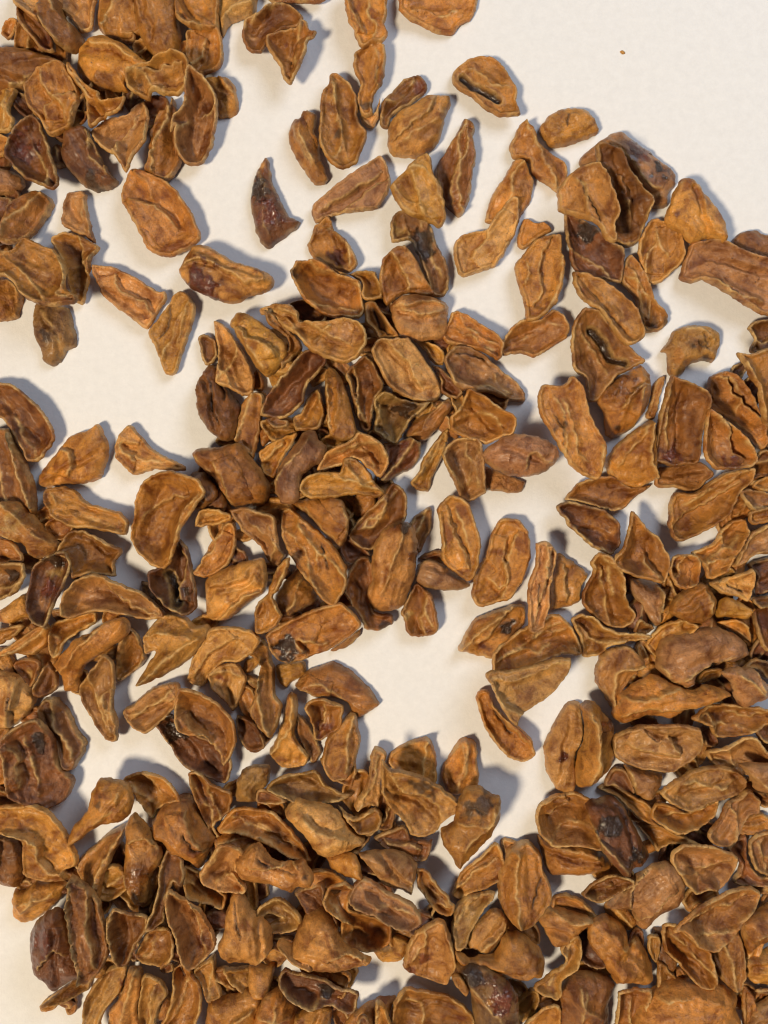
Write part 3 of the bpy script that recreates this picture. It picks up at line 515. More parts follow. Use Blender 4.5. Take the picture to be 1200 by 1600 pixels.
2 F o|-20,1100 20,1130 40,1180 20,1230 -20,1230|
1 F d|480,0 540,10 580,110 550,130 480,90 430,80|
"""
# ------------------------------------------------------------------ the husks
TONES = {'o': (0.47, 0.188, 0.032), 't': (0.55, 0.268, 0.080), 'y': (0.50, 0.226, 0.040),
         'd': (0.25, 0.089, 0.016), 'p': (0.40, 0.182, 0.066), 'r': (0.17, 0.053, 0.014),
         'k': (0.30, 0.165, 0.052)}
STAIN = dict(TONES); STAIN['k'] = (0.040, 0.019, 0.009); STAIN['y'] = (0.50, 0.30, 0.09); STAIN['r'] = (0.15, 0.035, 0.012)
DULL = dict(STAIN); DULL['k'] = (0.075, 0.038, 0.016)
TONE_WORD = {'o': 'orange-brown', 't': 'tan', 'y': 'yellow-ochre', 'd': 'dark brown', 'p': 'mauve-brown',
             'r': 'dark red-brown', 'k': 'grey-brown'}

LAT = np.random.default_rng(11).uniform(-1, 1, (256, 256))
def vnoise(x, y):
    xi = np.floor(x).astype(int); yi = np.floor(y).astype(int)
    fx = x - xi; fy = y - yi
    fx = fx * fx * (3 - 2 * fx); fy = fy * fy * (3 - 2 * fy)
    a = LAT[yi & 255, xi & 255]; b = LAT[yi & 255, (xi + 1) & 255]
    c = LAT[(yi + 1) & 255, xi & 255]; d = LAT[(yi + 1) & 255, (xi + 1) & 255]
    return (a * (1 - fx) + b * fx) * (1 - fy) + (c * (1 - fx) + d * fx) * fy

def catmull(P, closed=True, step=2.1):
    P = np.asarray(P, float); n = len(P); out = []
    rng_ = range(n) if closed else range(n - 1)
    for i in rng_:
        if closed: p0, p1, p2, p3 = P[i - 1], P[i], P[(i + 1) % n], P[(i + 2) % n]
        else: p0, p1, p2, p3 = P[max(i - 1, 0)], P[i], P[i + 1], P[min(i + 2, n - 1)]
        k = max(2, int(np.linalg.norm(p2 - p1) / step))
        for t in np.arange(k) / k:
            q = 0.5 * (2 * p1 + (p2 - p0) * t + (2 * p0 - 5 * p1 + 4 * p2 - p3) * t * t + (3 * p1 - p0 - 3 * p2 + p3) * t ** 3)
            lin = p1 + (p2 - p1) * t
            out.append(0.7 * q + 0.3 * lin)
    if not closed: out.append(P[-1])
    return np.array(out)

def seg_dist(Q, A, B, want=False):
    """distance of points Q to segments A-B; with want also the side and the position along"""
    d = B - A
    L2 = np.maximum((d ** 2).sum(1), 1e-9)
    ax = Q[:, None, 0] - A[None, :, 0]; ay = Q[:, None, 1] - A[None, :, 1]
    t = np.clip((ax * d[:, 0] + ay * d[:, 1]) / L2, 0, 1)
    ex = ax - t * d[:, 0]; ey = ay - t * d[:, 1]
    D2 = ex * ex + ey * ey
    k = D2.argmin(1); r = np.arange(len(Q))
    dist = np.sqrt(D2[r, k])
    if not want: return dist
    side = (ax[r, k] * d[k, 1] - ay[r, k] * d[k, 0])
    u = (k + t[r, k]) / len(A)
    return dist, np.sign(side), u

def inside(Q, P):
    x, y = Q[:, 0], Q[:, 1]
    c = np.zeros(len(Q), bool)
    x1, y1 = P[:, 0], P[:, 1]
    x2, y2 = np.roll(x1, -1), np.roll(y1, -1)
    for i in range(len(P)):
        m = (y1[i] > y) != (y2[i] > y)
        if m.any():
            c[m] ^= x[m] < (x2[i] - x1[i]) * (y[m] - y1[i]) / (y2[i] - y1[i]) + x1[i]
    return c

def sstep(x):
    x = np.clip(x, 0, 1)
    return x * x * (3 - 2 * x)

class Husk:
    pass

def parse():
    husks = []; ox = oy = 0
    for ln in DATA.strip().splitlines():
        if ln.startswith('T '):
            _, c, r = ln.split(); ox, oy = 400 * int(c), 400 * int(r); continue
        f = ln.split('|')
        h = Husk()
        lay, h.kind, h.tone = f[0].split()
        h.layer = int(lay)
        def pts(tok): return [(float(a) / 3 + ox, float(b) / 3 + oy) for a, b in (t.split(',') for t in tok)]
        h.out = pts(f[1].split())
        # pieces cut by the frame go on beyond it
        q = []
        for x, y in h.out:
            if x < 1: x -= 22
            if x > W - 1: x += 22
            if y < 1: y -= 22
            if y > H - 1: y += 22
            q.append((x, y))
        h.out = q
        h.lines = []; h.stains = []
        for ft in (f[2].split('/') if f[2].strip() else []):
            tk = ft.split()
            if tk[0] in 'SW':
                x, y, r = (float(v) for v in tk[2].split(','))
                h.stains.append((tk[0], tk[1], x / 3 + ox, y / 3 + oy, r / 3))
            else:
                h.lines.append((tk[0], catmull(pts(tk[1:]), False, 4.0)))
        h.label = f[3].strip() if len(f) > 3 else ''
        h.idx = len(husks)
        husks.append(h)
    return husks

def prepare(h):
    h.rng = np.random.default_rng(1000 + h.idx)
    P = catmull(h.out)
    c = P.mean(0)
    # ragged outline
    ph = h.rng.uniform(0, 200, 2)
    T = np.roll(P, -1, 0) - np.roll(P, 1, 0)
    T /= np.maximum(np.linalg.norm(T, axis=1, keepdims=True), 1e-6)
    Nn = np.stack([T[:, 1], -T[:, 0]], 1)
    amp = 0.35 if h.kind == 'X' else 1.0
    w = 1.3 * vnoise(P[:, 0] / 9 + ph[0], P[:, 1] / 9 + ph[1]) + 0.8 * vnoise(P[:, 0] / 3.3 + ph[1], P[:, 1] / 3.3 + ph[0])
    P = P + Nn * (w * amp)[:, None]
    h.P = P; h.A = P; h.B = np.roll(P, -1, 0); h.c = c
    # principal axis, size
    X = P - c
    ev, vec = np.linalg.eigh(X.T @ X)
    h.axis = vec[:, 1]; h.perp = vec[:, 0]
    h.length = np.ptp(X @ h.axis); h.width = np.ptp(X @ h.perp)
    h.area = 0.5 * abs(np.dot(P[:, 0], np.roll(P[:, 1], -1)) - np.dot(P[:, 1], np.roll(P[:, 0], -1)))
    h.inr = max(3.0, 0.40 * h.width)
    h.off = h.rng.uniform(0, 200, 2)
    if h.kind != 'X':
        n_auto = 0
        if h.kind in 'DFC' and h.area > 2200 and not any(t in 'sRB' for t, _ in h.lines): n_auto = 1
        if h.area > 5200 and len(h.lines) < 2 and h.kind != 'L': n_auto = 1
        for q in range(n_auto):
            o_ = h.rng.uniform(-0.30, 0.30) * h.width; e0, e1 = h.rng.uniform(0.30, 0.46, 2)
            sw = h.rng.uniform(-0.16, 0.16) * h.width
            ln = [c + h.axis * h.length * v + h.perp * (o_ + sw * math.sin(3.0 * v * 2) + h.rng.uniform(-.06, .06) * h.width)
                  for v in np.linspace(-e0, e1, 5)]
            if h.rng.random() < 0.5: ln = ln[::-1]
            h.lines = h.lines + [(str(h.rng.choice(['s', 'r', 'f'])), catmull(np.array(ln), False, 4.0))]
    wl = []
    for typ, L in h.lines:
        L = catmull(L, False, 2.0)
        if len(L) > 3 and h.kind != 'X':
            T_ = np.gradient(L, axis=0); T_ /= np.maximum(np.linalg.norm(T_, axis=1, keepdims=True), 1e-6)
            wv = 2.3 * vnoise(L[:, 0] / 9 + h.off[0], L[:, 1] / 9 + h.off[1]) + 1.2 * vnoise(L[:, 0] / 4 + h.off[1], L[:, 1] / 4 + h.off[0])
            if typ == 'B': wv *= 0.6
            L = L + np.stack([T_[:, 1], -T_[:, 0]], 1) * wv[:, None]
        wl.append((typ, L))
    h.lines = wl
    h.bend = h.rng.uniform(-1, 1) * 0.7
    h.roll = h.rng.uniform(-0.34, 0.34, 2)

def surface(h, Q):
    """height of the upper face (in pixels), plus colour attributes, at points Q"""
    d = seg_dist(Q, h.A, h.B)
    X = Q - h.c
    a = X @ h.axis / max(h.length / 2, 1); b = X @ h.perp / max(h.width / 2, 1)
    r = h.inr
    t = np.clip(d / r, 0, 1)
    dome = np.sqrt(1 - (1 - t) ** 2)
    k = h.kind
    rim = np.zeros(len(Q)); dark = np.zeros(len(Q)); wet = np.zeros(len(Q))
    if k == 'D':
        z = 1.00 * r * dome; th = 4.5; rs = 0.35
    elif k == 'L':
        z = 0.95 * r * dome; th = 9.0; rs = 0.15
    elif k == 'C':
        z = 0.85 * r * (1 - sstep(t * 1.3)) + 0.2 * r * dome; th = 5.5; rs = 1.0
    elif k == 'X':
        z = 0.6 * r * dome; th = 2.0; rs = 0.0
    else:
        z = 0.45 * r * dome + 0.45 * r * (1 - sstep(t * 1.3)); th = 5.5; rs = 0.75
    if k != 'X':
        z = z + h.bend * 0.30 * r * (a * a) * 2 + h.roll[0] * X[:, 0] + h.roll[1] * X[:, 1]
    pal = np.exp(-((d - 1.4) / (2.7 + 1.2 * vnoise(Q[:, 0] / 6, Q[:, 1] / 6 + h.off[0]))) ** 2) * np.clip(0.62 + 1.1 * vnoise(Q[:, 0] / 17 + h.off[1], Q[:, 1] / 17), 0.05, 1.1)
    rim = rim + rs * pal
    if k in 'CF': z = z + 3.8 * np.exp(-((d - 3.2) / 2.8) ** 2) * (1 + 0.4 * vnoise(Q[:, 0] / 13 + h.off[1], Q[:, 1] / 13)) - 1.8 * np.exp(-((d - 8) / 3.0) ** 2)
    for typ, L in h.lines:
        dist, sd, u = seg_dist(Q, L[:-1], L[1:], True)
        tap = np.clip(np.minimum(u, 1 - u) * 7, 0, 1) ** 0.6
        wob = 1 + 0.35 * vnoise(Q[:, 0] / 7 + h.off[0], Q[:, 1] / 7)
        if typ == 'r':
            z = z + tap * (3.8 * np.exp(-(dist / 2.0) ** 2) * wob + 5.5 * np.exp(-(dist / 9) ** 2))
            rim = rim + 1.0 * tap * np.exp(-(dist / 2.0) ** 2) * np.clip(0.65 + 1.1 * vnoise(Q[:, 0] / 14 + h.off[0], Q[:, 1] / 14), 0, 1)
        elif typ == 's':
            st = np.tanh(dist * sd / 1.5 + 0.3)
            z = z + tap * 8.0 * st * np.exp(-dist / 22)
            rim = rim + 0.9 * tap * np.exp(-((dist * sd - 1.6) / 1.7) ** 2)
        elif typ == 'f':
            z = z - tap * 6.5 * np.exp(-(dist / 4.5) ** 2) + tap * 2.2 * np.exp(-((dist - 7) / 3.0) ** 2)
        elif typ == 'g':
            z = z - tap * 7.0 * np.exp(-(dist / (1.9 * wob)) ** 2) + tap * 2.0 * np.exp(-(dist / 8) ** 2)
            dark = np.maximum(dark, 0.8 * tap * np.exp(-(dist / 1.8) ** 2))
        elif typ == 'B':
            e = np.exp(-(dist / (6.6 * wob)) ** 4)
            z = z - 9.0 * e + 3.5 * np.exp(-((dist - 7.5) / 3) ** 2)
            dark = np.maximum(dark, e); wet = np.maximum(wet, e * 0.8)
            rim = rim + 0.6 * np.exp(-((dist - 7.0) / 1.8) ** 2)
        elif typ == 'R':
            tt = d / (d + dist + 1e-3)
            z = z + 1.05 * r * tt ** 0.85
            rim = rim + 0.85 * np.exp(-(dist / 2.2) ** 2)
        elif typ == 'V':
            tt = d / (d + dist + 1e-3)
            z = z - 0.55 * r * tt
    # undulation and lengthwise wrinkles
    if k != 'X':
        al = X @ h.axis; pe = X @ h.perp
        q = 2.2 if k == 'L' else 1.0
        soft = np.clip(d / 7, 0.35, 1)
        z = z + soft * (2.4 * (0.5 - 2 * np.abs(vnoise(al / 48 + h.off[1], pe / 15 + h.off[0]))) + 3.2 * q * vnoise(Q[:, 0] / 26 + h.off[0], Q[:, 1] / 26 + h.off[1])
                 + 1.4 * q * vnoise(Q[:, 0] / 10 + h.off[1], Q[:, 1] / 10 + h.off[0])
                 + 1.2 * vnoise(al / 22 + h.off[0], pe / 4.5 + h.off[1])
                 + 0.6 * q * vnoise(Q[:, 0] / 4 + h.off[1], Q[:, 1] / 4)
                 - 1.6 * np.clip(1 - np.abs(vnoise(al / 19 + h.off[1], pe / 9 + h.off[0])) * 9, 0, 1) * np.clip(vnoise(al / 30 + h.off[0], pe / 30) + 0.35, 0, 1))
    z = z * getattr(h, 'flat', 1.0)
    e = np.clip(d / 2.6, 0, 1)
    thick = th * (0.25 + 0.75 * np.sqrt(1 - (1 - e) ** 2))
    z = z - 0.55 * th * (1 - np.sqrt(1 - (1 - e) ** 2))
    return z, thick, d, np.clip(rim, 0, 1), dark, wet

def place(h, hm):
    """rest the husk on what lies below it: hm is the height of the heap, 2 px cells"""
    lo = np.floor((h.P.min(0) + 60) / 2).astype(int); hi = np.ceil((h.P.max(0) + 60) / 2).astype(int)
    ii, jj = np.meshgrid(np.arange(lo[0], hi[0] + 1), np.arange(lo[1], hi[1] + 1))
    Q = np.stack([ii.ravel() * 2 - 60.0, jj.ravel() * 2 - 60.0], 1)
    m = inside(Q, h.P)
    Q = Q[m]; ii = ii.ravel()[m]; jj = jj.ravel()[m]
    if len(Q) == 0:
        Q = h.c[None]; ii = np.array([int((h.c[0] + 60) / 2)]); jj = np.array([int((h.c[1] + 60) / 2)])
    g = hm[jj, ii]
    z, th, d, *_ = surface(h, Q)
    X = Q - h.c
    M = np.stack([X[:, 0], X[:, 1], np.ones(len(X))], 1)
    h.overlap = float((g > 1).mean())
    if h.overlap <= 0.03: h.roll = h.roll * 0.45; h.flat = 0.74; z, th, d, *_ = surface(h, Q)
    if h.overlap > 0.03 and len(Q) > 30:
        s, *_ = np.linalg.lstsq(M, g, rcond=None)
        sl = np.clip(s[:2], -0.45, 0.45) * 0.9
    else:
        sl = np.zeros(2)
    h.slope = sl
    z = z + X @ sl
    bot = z - th
    gap = g - bot
    if h.overlap > 0.03:
        dz = np.percentile(gap, 90)
        top = (g - z)[d > 2.0] if (d > 2.0).any() else g - z
        dz = max(dz, top.max() + 1.0)
        low = (bot + dz).min()
        if low < 0: dz -= low
    else:
        dz = gap.max()
    h.dz = dz + 0.15
    hm[jj, ii] = np.maximum(hm[jj, ii], z + h.dz)
    h.zm = float((z + h.dz).mean())
    h.cells = (jj, ii)

def build(h, name):
    P = h.P
    sp = 2.2 if h.kind != 'X' else 1.2
    lo, hi = P.min(0), P.max(0)
    xs = np.arange(lo[0], hi[0], sp); ys = np.arange(lo[1], hi[1], sp * 0.866)
    G = np.array([(x + (sp / 2 if j % 2 else 0), y) for j, y in enumerate(ys) for x in xs])
    G = G + h.rng.uniform(-0.25, 0.25, G.shape) * sp
    extra = [L for typ, L in h.lines]
    if extra:
        E = np.concatenate(extra)
        dd = seg_dist(G, np.concatenate([L[:-1] for L in extra]), np.concatenate([L[1:] for L in extra]))
        G = G[dd > 1.0]
        G = np.concatenate([G, np.concatenate([L for L in extra])])
    G = G[inside(G, P)]
    if len(G):
        G = G[seg_dist(G, h.A, h.B) > 1.1]
    n = len(P)
    V = np.concatenate([P, G]) if len(G) else P
    res = delaunay_2d_cdt([Vector((float(x), float(y))) for x, y in V],
                          [(i, (i + 1) % n) for i in range(n)], [list(range(n))], 1, 1e-4)
    V = np.array([(v.x, v.y) for v in res[0]])
    F = [tuple(f) for f in res[2]]
    used = np.unique(np.array(F).ravel())
    remap = -np.ones(len(V), int); remap[used] = np.arange(len(used))
    V = V[used]; F = remap[np.array(F)]
    z, th, d, rim, dark, wet = surface(h, V)
    X = V - h.c
    zt = z + X @ h.slope + h.dz
    zb = zt - th
    zb = np.maximum(zb, 0.1)
    zt = np.maximum(zt, zb + 0.6)
    # colours
    base = np.mean([TONES[c] for c in h.tone], axis=0)
    base = base * h.rng.uniform(0.78, 1.22) * np.array([1, h.rng.uniform(0.96, 1.05), h.rng.uniform(0.9, 1.1)])
    col = np.tile(base, (len(V), 1))
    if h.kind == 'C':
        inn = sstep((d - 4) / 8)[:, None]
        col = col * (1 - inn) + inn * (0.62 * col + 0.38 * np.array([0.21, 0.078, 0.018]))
    patches = []
    for typ, tn, x, y, r in h.stains:
        q = np.hypot(V[:, 0] - x, V[:, 1] - y) + r * 0.75 * vnoise(V[:, 0] / 9 + h.off[0], V[:, 1] / 9 + h.off[1]) \
            + r * 0.35 * vnoise(V[:, 0] / 4.5, V[:, 1] / 4.5 + h.off[1])
        w = sstep((1.15 * r - q) / ((0.4 if typ == 'W' else 0.7) * r + 1.0)) * (0.97 if typ == 'W' else 0.9 if tn in 'kr' else 0.75)
        if typ == 'W':
            hw = 0.7 * sstep((2.0 * r - q) / (1.5 * r + 1.0))[:, None]
            col = col * (1 - hw) + hw * np.array((0.16, 0.055, 0.017))
            wet = np.maximum(wet, 0.45 * hw[:, 0])
        col = col * (1 - w[:, None]) + w[:, None] * np.array((STAIN if typ == 'W' else DULL)[tn])
        rim = rim * (1 - 0.8 * w) if tn in 'krd' else rim
        if typ == 'W':
            wet = np.maximum(wet, w)
            patches.append(w)
    col = col * (1 - dark[:, None]) + dark[:, None] * np.array(STAIN['k'])
    # geometry in metres about the husk's base
    f = PX * (CAMZ - h.zm * PX) / CAMZ
    wx = (V[:, 0] - W / 2) * f; wy = (H / 2 - V[:, 1]) * f
    o0 = np.array([(h.c[0] - W / 2) * f, (H / 2 - h.c[1]) * f, zb.min() * PX])
    nv = len(V)
    co = np.concatenate([np.stack([wx, wy, zt * PX], 1), np.stack([wx, wy, zb * PX], 1)]) - o0
    # triangle winding: y is flipped, so make the upper face point up
    a, b_, c_ = V[F[:, 0]], V[F[:, 1]], V[F[:, 2]]
    cr = (b_[:, 0] - a[:, 0]) * (c_[:, 1] - a[:, 1]) - (b_[:, 1] - a[:, 1]) * (c_[:, 0] - a[:, 0])
    F = np.where((cr > 0)[:, None], F[:, ::-1], F)
    cnt = {}
    for t in F:
        for i in range(3):
            e = (int(t[i]), int(t[(i + 1) % 3]))
            cnt[e] = 1
    bd = [e for e in cnt if (e[1], e[0]) not in cnt]
    faces = np.concatenate([F, F[:, ::-1] + nv,
                            np.array([(e[1], e[0], e[0] + nv) for e in bd]), np.array([(e[1], e[0] + nv, e[1] + nv) for e in bd])])
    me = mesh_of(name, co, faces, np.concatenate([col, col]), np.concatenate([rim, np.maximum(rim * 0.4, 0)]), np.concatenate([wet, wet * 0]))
    o = bpy.data.objects.new(name, me)
    scene.collection.objects.link(o)
    o.location = o0
    h.tri = len(faces)
    # folded-over flaps: a sheet of their own, lifted along the fold
    for typ, L in h.lines:
        if typ != 's': continue
        dist, sd, u = seg_dist(V, L[:-1], L[1:], True)
        cen = V[F].mean(1)
        cd, cs, cu = seg_dist(cen, L[:-1], L[1:], True)
        reach = 0.42 * h.width
        fm = (cs > 0) & (cd < reach) & (cu > 0.02) & (cu < 0.98) & (d[F].min(1) > 0.8)
        if fm.sum() < 14: continue
        S = F[fm]; us = np.unique(S); rm = -np.ones(nv, int); rm[us] = np.arange(len(us)); S = rm[S]
        k = len(us)
        lift = 2.6 * np.clip(1 - dist[us] / reach, 0, 1) ** 0.5 * np.clip(np.minimum(u[us], 1 - u[us]) * 6, 0.05, 1) * np.clip(d[us] / 5, 0.1, 1)
        tco = co[us].copy(); tco[:, 2] += (lift + 0.1) * PX
        bco = co[us].copy(); bco[:, 2] -= 0.5 * PX
        ed = {}
        for tr in S:
            for i in range(3): ed[(int(tr[i]), int(tr[(i + 1) % 3]))] = 1
        be = [e for e in ed if (e[1], e[0]) not in ed]
        ff = np.concatenate([S, np.array([(e[1], e[0], e[0] + k) for e in be]), np.array([(e[1], e[0] + k, e[1] + k) for e in be])])
        tint = col[us] * h.rng.uniform(0.95, 1.12)
        fr = np.clip(rim[us], 0, 1)
        fo = bpy.data.objects.new('flap', mesh_of('flap', np.concatenate([tco, bco]), ff, np.concatenate([tint, tint]),
                                  np.concatenate([fr, fr]), np.concatenate([wet[us], wet[us]])))
        scene.collection.objects.link(fo)
        fo.parent = o
    # sticky patches of dried juice: a thin skin of their own
    for w in patches:
        fm = (w[F] > 0.45).all(1)
        if fm.sum() < 12: continue
        S = F[fm]; us = np.unique(S); rm = -np.ones(nv, int); rm[us] = np.arange(len(us)); S = rm[S]
        lift = (0.25 + 2.0 * np.clip((w[us] - 0.45) * 2, 0, 1) * (0.5 + 0.5 * vnoise(V[us, 0] / 2.6, V[us, 1] / 2.6))) * PX
        pco = co[us].copy(); pco[:, 2] += lift
        pm = mesh_of('juice_patch', pco, S, col[us], rim[us], wet[us] * 0 + 1)
        po = bpy.data.objects.new('juice_patch', pm)
        scene.collection.objects.link(po)
        po.parent = o
    return o

def mesh_of(name, co, faces, col, rim, wet):
    me = bpy.data.meshes.new(name)
    nf = len(faces)
    me.vertices.add(len(co)); me.vertices.foreach_set('co', np.ascontiguousarray(co, dtype=np.float32).ravel())
    me.loops.add(nf * 3); me.loops.foreach_set('vertex_index', np.ascontiguousarray(faces, dtype=np.int32).ravel())
    me.polygons.add(nf)
    me.polygons.foreach_set('loop_start', np.arange(0, nf * 3, 3, dtype=np.int32))
    me.polygons.foreach_set('use_smooth', np.ones(nf, bool))
    me.update(calc_edges=True)
    at = me.attributes.new('tone', 'FLOAT_COLOR', 'POINT')
    at.data.foreach_set('color', np.concatenate([col, np.ones((len(col), 1))], 1).astype(np.float32).ravel())
    for nm, v in (('rim', rim), ('wet', wet)):
        q = me.attributes.new(nm, 'FLOAT', 'POINT')
        q.data.foreach_set('value', np.ascontiguousarray(v, dtype=np.float32))
    me.materials.append(HUSK)
    me.validate()
    return me

def describe(h):
    """plain words for how this husk looks and where it lies"""
    size = 'small' if h.area < 2600 else ('large' if h.area > 6500 else '')
    asp = h.length / max(h.width, 1)
    shape = 'slender' if asp > 2.3 else ('rounded' if asp < 1.35 else '')
    tone = TONE_WORD[h.tone[0]]
    types = [t for t, _ in h.lines]
    form = {'D': 'domed', 'C': 'cupped', 'F': 'flattish', 'L': 'lumpy', 'X': 'tiny'}[h.kind]
    if 'R' in types: form = 'keeled'
    feat = ''
    if 'g' in types: feat = 'with a dark crack'
    elif 's' in types: feat = 'with a ledge-like fold'
    elif types.count('r') > 1: feat = 'with several pale ridges'
    elif 'r' in types: feat = 'with one pale ridge'
    elif 'V' in types: feat = 'with a shallow groove'
    if any(t == 'W' for t, *_ in h.stains): feat = (feat + ' and a wet dark patch') if feat else 'with a wet dark patch'
    cx, cy = h.c
    if h.cover > 0.45: where = 'mostly buried under other husks'
    elif h.cover > 0.12: where = 'partly covered by a neighbour' if h.overlap < 0.05 else 'wedged between husks'
    elif h.overlap < 0.05: where = 'lying bare on the white paper'
    elif h.overlap > 0.7: where = 'lying on top of the heap'
    else: where = 'leaning on a neighbour'
    ws = [w for w in (size, shape, tone, form, 'husk', feat, where) if w]
    if len(' '.join(ws).split()) > 16: ws = [w for w in (tone, form, 'husk', feat, where) if w]
    if len(' '.join(ws).split()) > 16: ws = [tone, form, 'husk', feat]
    h.short = ' '.join(w for w in (size, shape, tone, form, 'husk', feat) if w)
    return ' '.join(ws)

def short_name(label):
    for noun in ('husk', 'slab', 'lump', 'scoop', 'dish'):
        ws = label.split()
        for i, w in enumerate(ws):
            if w.strip(',') == noun and 1 < i < 6: return ' '.join(ws[:i] + [noun])
    return ''

husks = parse()
for h in husks: prepare(h)

# deeper layer of the heap, seen only through the gaps between the husks above
ZONES = [[(30,0),(320,0),(290,110),(262,200),(100,210),(95,290),(60,330),(20,400),(0,400),(0,90)],
         [(380,490),(560,450),(600,400),(680,470),(800,620),(790,670),(720,700),(640,690),(600,860),(560,950),(480,1000),(420,990),(330,880),(320,720),(340,560)],
         [(0,740),(60,790),(180,870),(300,960),(450,1010),(430,1090),(380,1140),(320,1060),(230,960),(190,1030),(110,1100),(100,1180),(0,1260)],
         [(0,1290),(90,1330),(200,1280),(330,1230),(400,1180),(560,1200),(640,1200),(700,1250),(640,1310),(560,1330),(620,1400),(740,1430),(860,1390),(950,1260),
          (990,1000),(960,880),(1090,820),(1130,740),(1020,660),(1110,590),(1200,500),(1200,1600),(60,1600),(60,1480),(20,1400)]]
HOLES = [(690,1345,28), (595,1515,38), (868,1492,18), (890,1378,24), (1060,800,55), (155,1320,18), (120,1270,36), (480,1130,10)]
seen = np.zeros((H // 2 + 60, W // 2 + 60), bool)
gy, gx = np.mgrid[0:seen.shape[0], 0:seen.shape[1]]
gp = np.stack([gx.ravel() * 2 - 60.0, gy.ravel() * 2 - 60.0], 1)
want = np.zeros(len(gp), bool)
for zn in ZONES:
    zp = np.array(zn, float)
    zp = np.where(zp <= 0, zp - 20, zp); zp[:, 0] = np.where(zp[:, 0] >= W, zp[:, 0] + 20, zp[:, 0]); zp[:, 1] = np.where(zp[:, 1] >= H, zp[:, 1] + 20, zp[:, 1])
    want |= inside(gp, zp)
for x, y, r in HOLES:
    want &= np.hypot(gp[:, 0] - x, gp[:, 1] - y) > r
want = want.reshape(seen.shape)
for h in husks:
    lo = np.floor((h.P.min(0) + 60) / 2).astype(int); hi = np.ceil((h.P.max(0) + 60) / 2).astype(int)
    ii, jj = np.meshgrid(np.arange(lo[0], hi[0] + 1), np.arange(lo[1], hi[1] + 1))
    m = inside(np.stack([ii.ravel() * 2 - 60.0, jj.ravel() * 2 - 60.0], 1), h.P)
    seen[jj.ravel()[m], ii.ravel()[m]] = True
gap = want & ~seen
frng = np.random.default_rng(77)
fillers = []
tries = 0
while gap.sum() > 60 and len(fillers) < 220 and tries < 900:
    tries += 1
    js, is_ = np.nonzero(gap)
    p = frng.integers(len(js))
    cx, cy = is_[p] * 2 - 60.0, js[p] * 2 - 60.0
    h = Husk(); h.idx = 2000 + len(fillers); h.layer = -1
    h.kind = frng.choice(list('FDCF')); h.tone = str(frng.choice(['d', 'do', 'o', 'r', 'dy', 'y']))
    an = frng.uniform(0, math.pi); sz = frng.choice([1.0, 0.75, 0.5]); la = sz * frng.uniform(30, 46); lb = sz * frng.uniform(17, 27)
    h.out = []
    for q in range(9):
        t = q / 9 * 2 * math.pi; s_ = frng.uniform(0.85, 1.15)
        ex, ey = la * math.cos(t) * s_, lb * math.sin(t) * s_
        h.out.append((cx + ex * math.cos(an) - ey * math.sin(an), cy + ex * math.sin(an) + ey * math.cos(an)))
    h.lines = []; h.stains = []; h.label = ''
    if frng.random() < 0.5:
        h.lines.append(('r', np.array([(cx + v * la * math.cos(an), cy + v * la * math.sin(an)) for v in np.linspace(-0.8, 0.8, 9)])))
    prepare(h)
    lo = np.maximum(np.floor((h.P.min(0) + 60) / 2).astype(int), 0); hi = np.ceil((h.P.max(0) + 60) / 2).astype(int)
    hi = np.minimum(hi, [seen.shape[1] - 1, seen.shape[0] - 1])
    ii, jj = np.meshgrid(np.arange(lo[0], hi[0] + 1), np.arange(lo[1], hi[1] + 1))
    m = inside(np.stack([ii.ravel() * 2 - 60.0, jj.ravel() * 2 - 60.0], 1), h.P)
    jj, ii = jj.ravel()[m], ii.ravel()[m]
    # it must not stick out over bare paper
    bad = (~want[jj, ii] & ~seen[jj, ii]).mean() if len(jj) else 1
    if bad > 0.02:
        if frng.random() < 0.3: gap[js[p], is_[p]] = False
        continue
    gap[jj, ii] = False
    fillers.append(h)
order = fillers + sorted(husks, key=lambda h: h.layer)
hm = np.zeros((H // 2 + 60, W // 2 + 60))
owner = -np.ones(hm.shape, int)
for h in order:
    place(h, hm)
    owner[h.cells] = h.idx
for h in husks:
    h.cover = float((owner[h.cells] != h.idx).mean())
for h in husks: h.text = h.label or describe(h)
count = {}
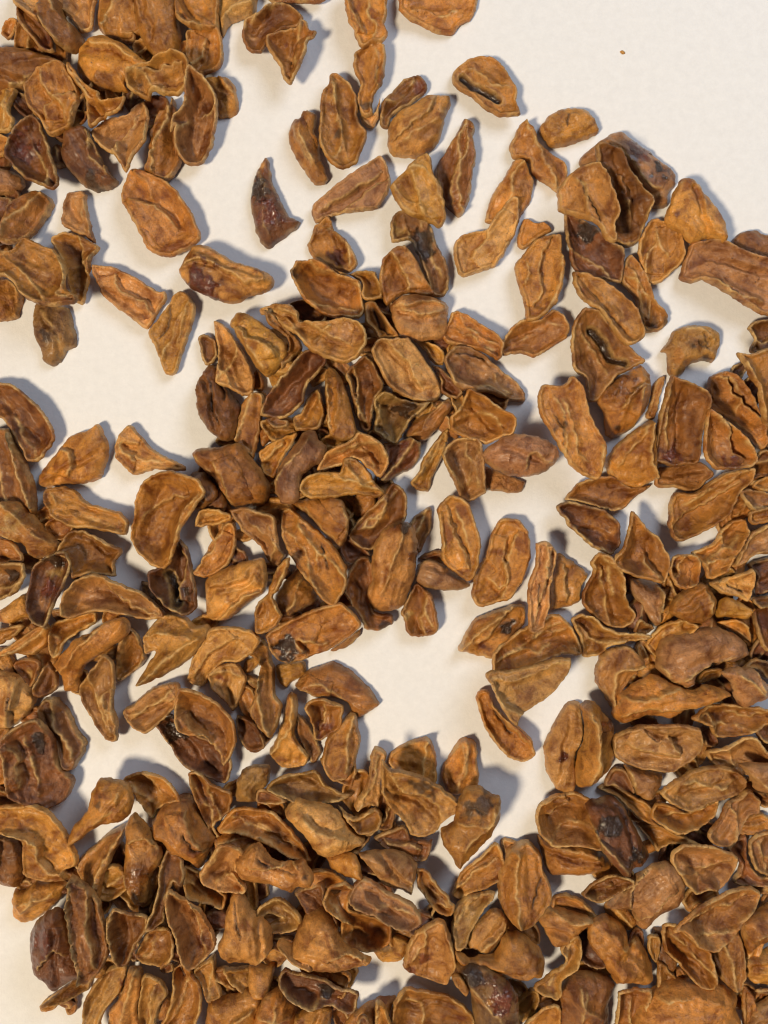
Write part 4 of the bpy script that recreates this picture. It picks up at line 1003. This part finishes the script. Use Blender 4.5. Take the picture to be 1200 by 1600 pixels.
for h in husks: count[h.text] = count.get(h.text, 0) + 1
marks = [(h, short_name(h.label)) for h in husks if h.label and short_name(h.label)]
for h in husks:
    if not h.label and count[h.text] > 1:
        near = min(marks, key=lambda m: np.hypot(*(m[0].c - h.c)))
        if np.hypot(*(near[0].c - h.c)) < 130:
            t_ = h.short + ' beside the ' + near[1]
            if len(t_.split()) > 16: t_ = ' '.join(h.short.split()[:16 - len(near[1].split()) - 2]).rstrip(' with a') + ' beside the ' + near[1]
            h.text = t_
tot = 0
for h in husks:
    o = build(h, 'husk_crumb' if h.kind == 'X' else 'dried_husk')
    tot += h.tri
    o['label'] = h.text
    o['category'] = 'crumb' if h.kind == 'X' else 'husk'
    if h.kind != 'X': o['group'] = 'dried husks spread on the paper'
# the deeper layer is one object: its pieces are too far covered to tell apart
if fillers:
    parts = [build(h, 'underlying_husks') for h in fillers]
    cs, fs, at_c, at_r, base_i = [], [], [], [], 0
    for o in parts:
        me = o.data; n = len(me.vertices)
        c = np.empty(n * 3, np.float32); me.vertices.foreach_get('co', c)
        cs.append(c.reshape(-1, 3) + np.array(o.location))
        lv = np.empty(len(me.loops), np.int32); me.loops.foreach_get('vertex_index', lv)
        fs.append(lv.reshape(-1, 3) + base_i); base_i += n
        cc = np.empty(n * 4, np.float32); me.attributes['tone'].data.foreach_get('color', cc); at_c.append(cc.reshape(-1, 4)[:, :3])
        rr = np.empty(n, np.float32); me.attributes['rim'].data.foreach_get('value', rr); at_r.append(rr)
        for ch in list(o.children): bpy.data.objects.remove(ch)
        bpy.data.objects.remove(o); bpy.data.meshes.remove(me)
    rr = np.concatenate(at_r)
    uo = bpy.data.objects.new('underlying_husks', mesh_of('underlying_husks', np.concatenate(cs), np.concatenate(fs), np.concatenate(at_c), rr, rr * 0))
    scene.collection.objects.link(uo)
    uo['kind'] = 'stuff'
    uo['label'] = 'covered lower layer of brown husks seen through gaps in the heap'
    uo['category'] = 'husks'
print('fillers', len(fillers), 'husks', len(husks), 'triangles', tot, 'max height px', hm.max())
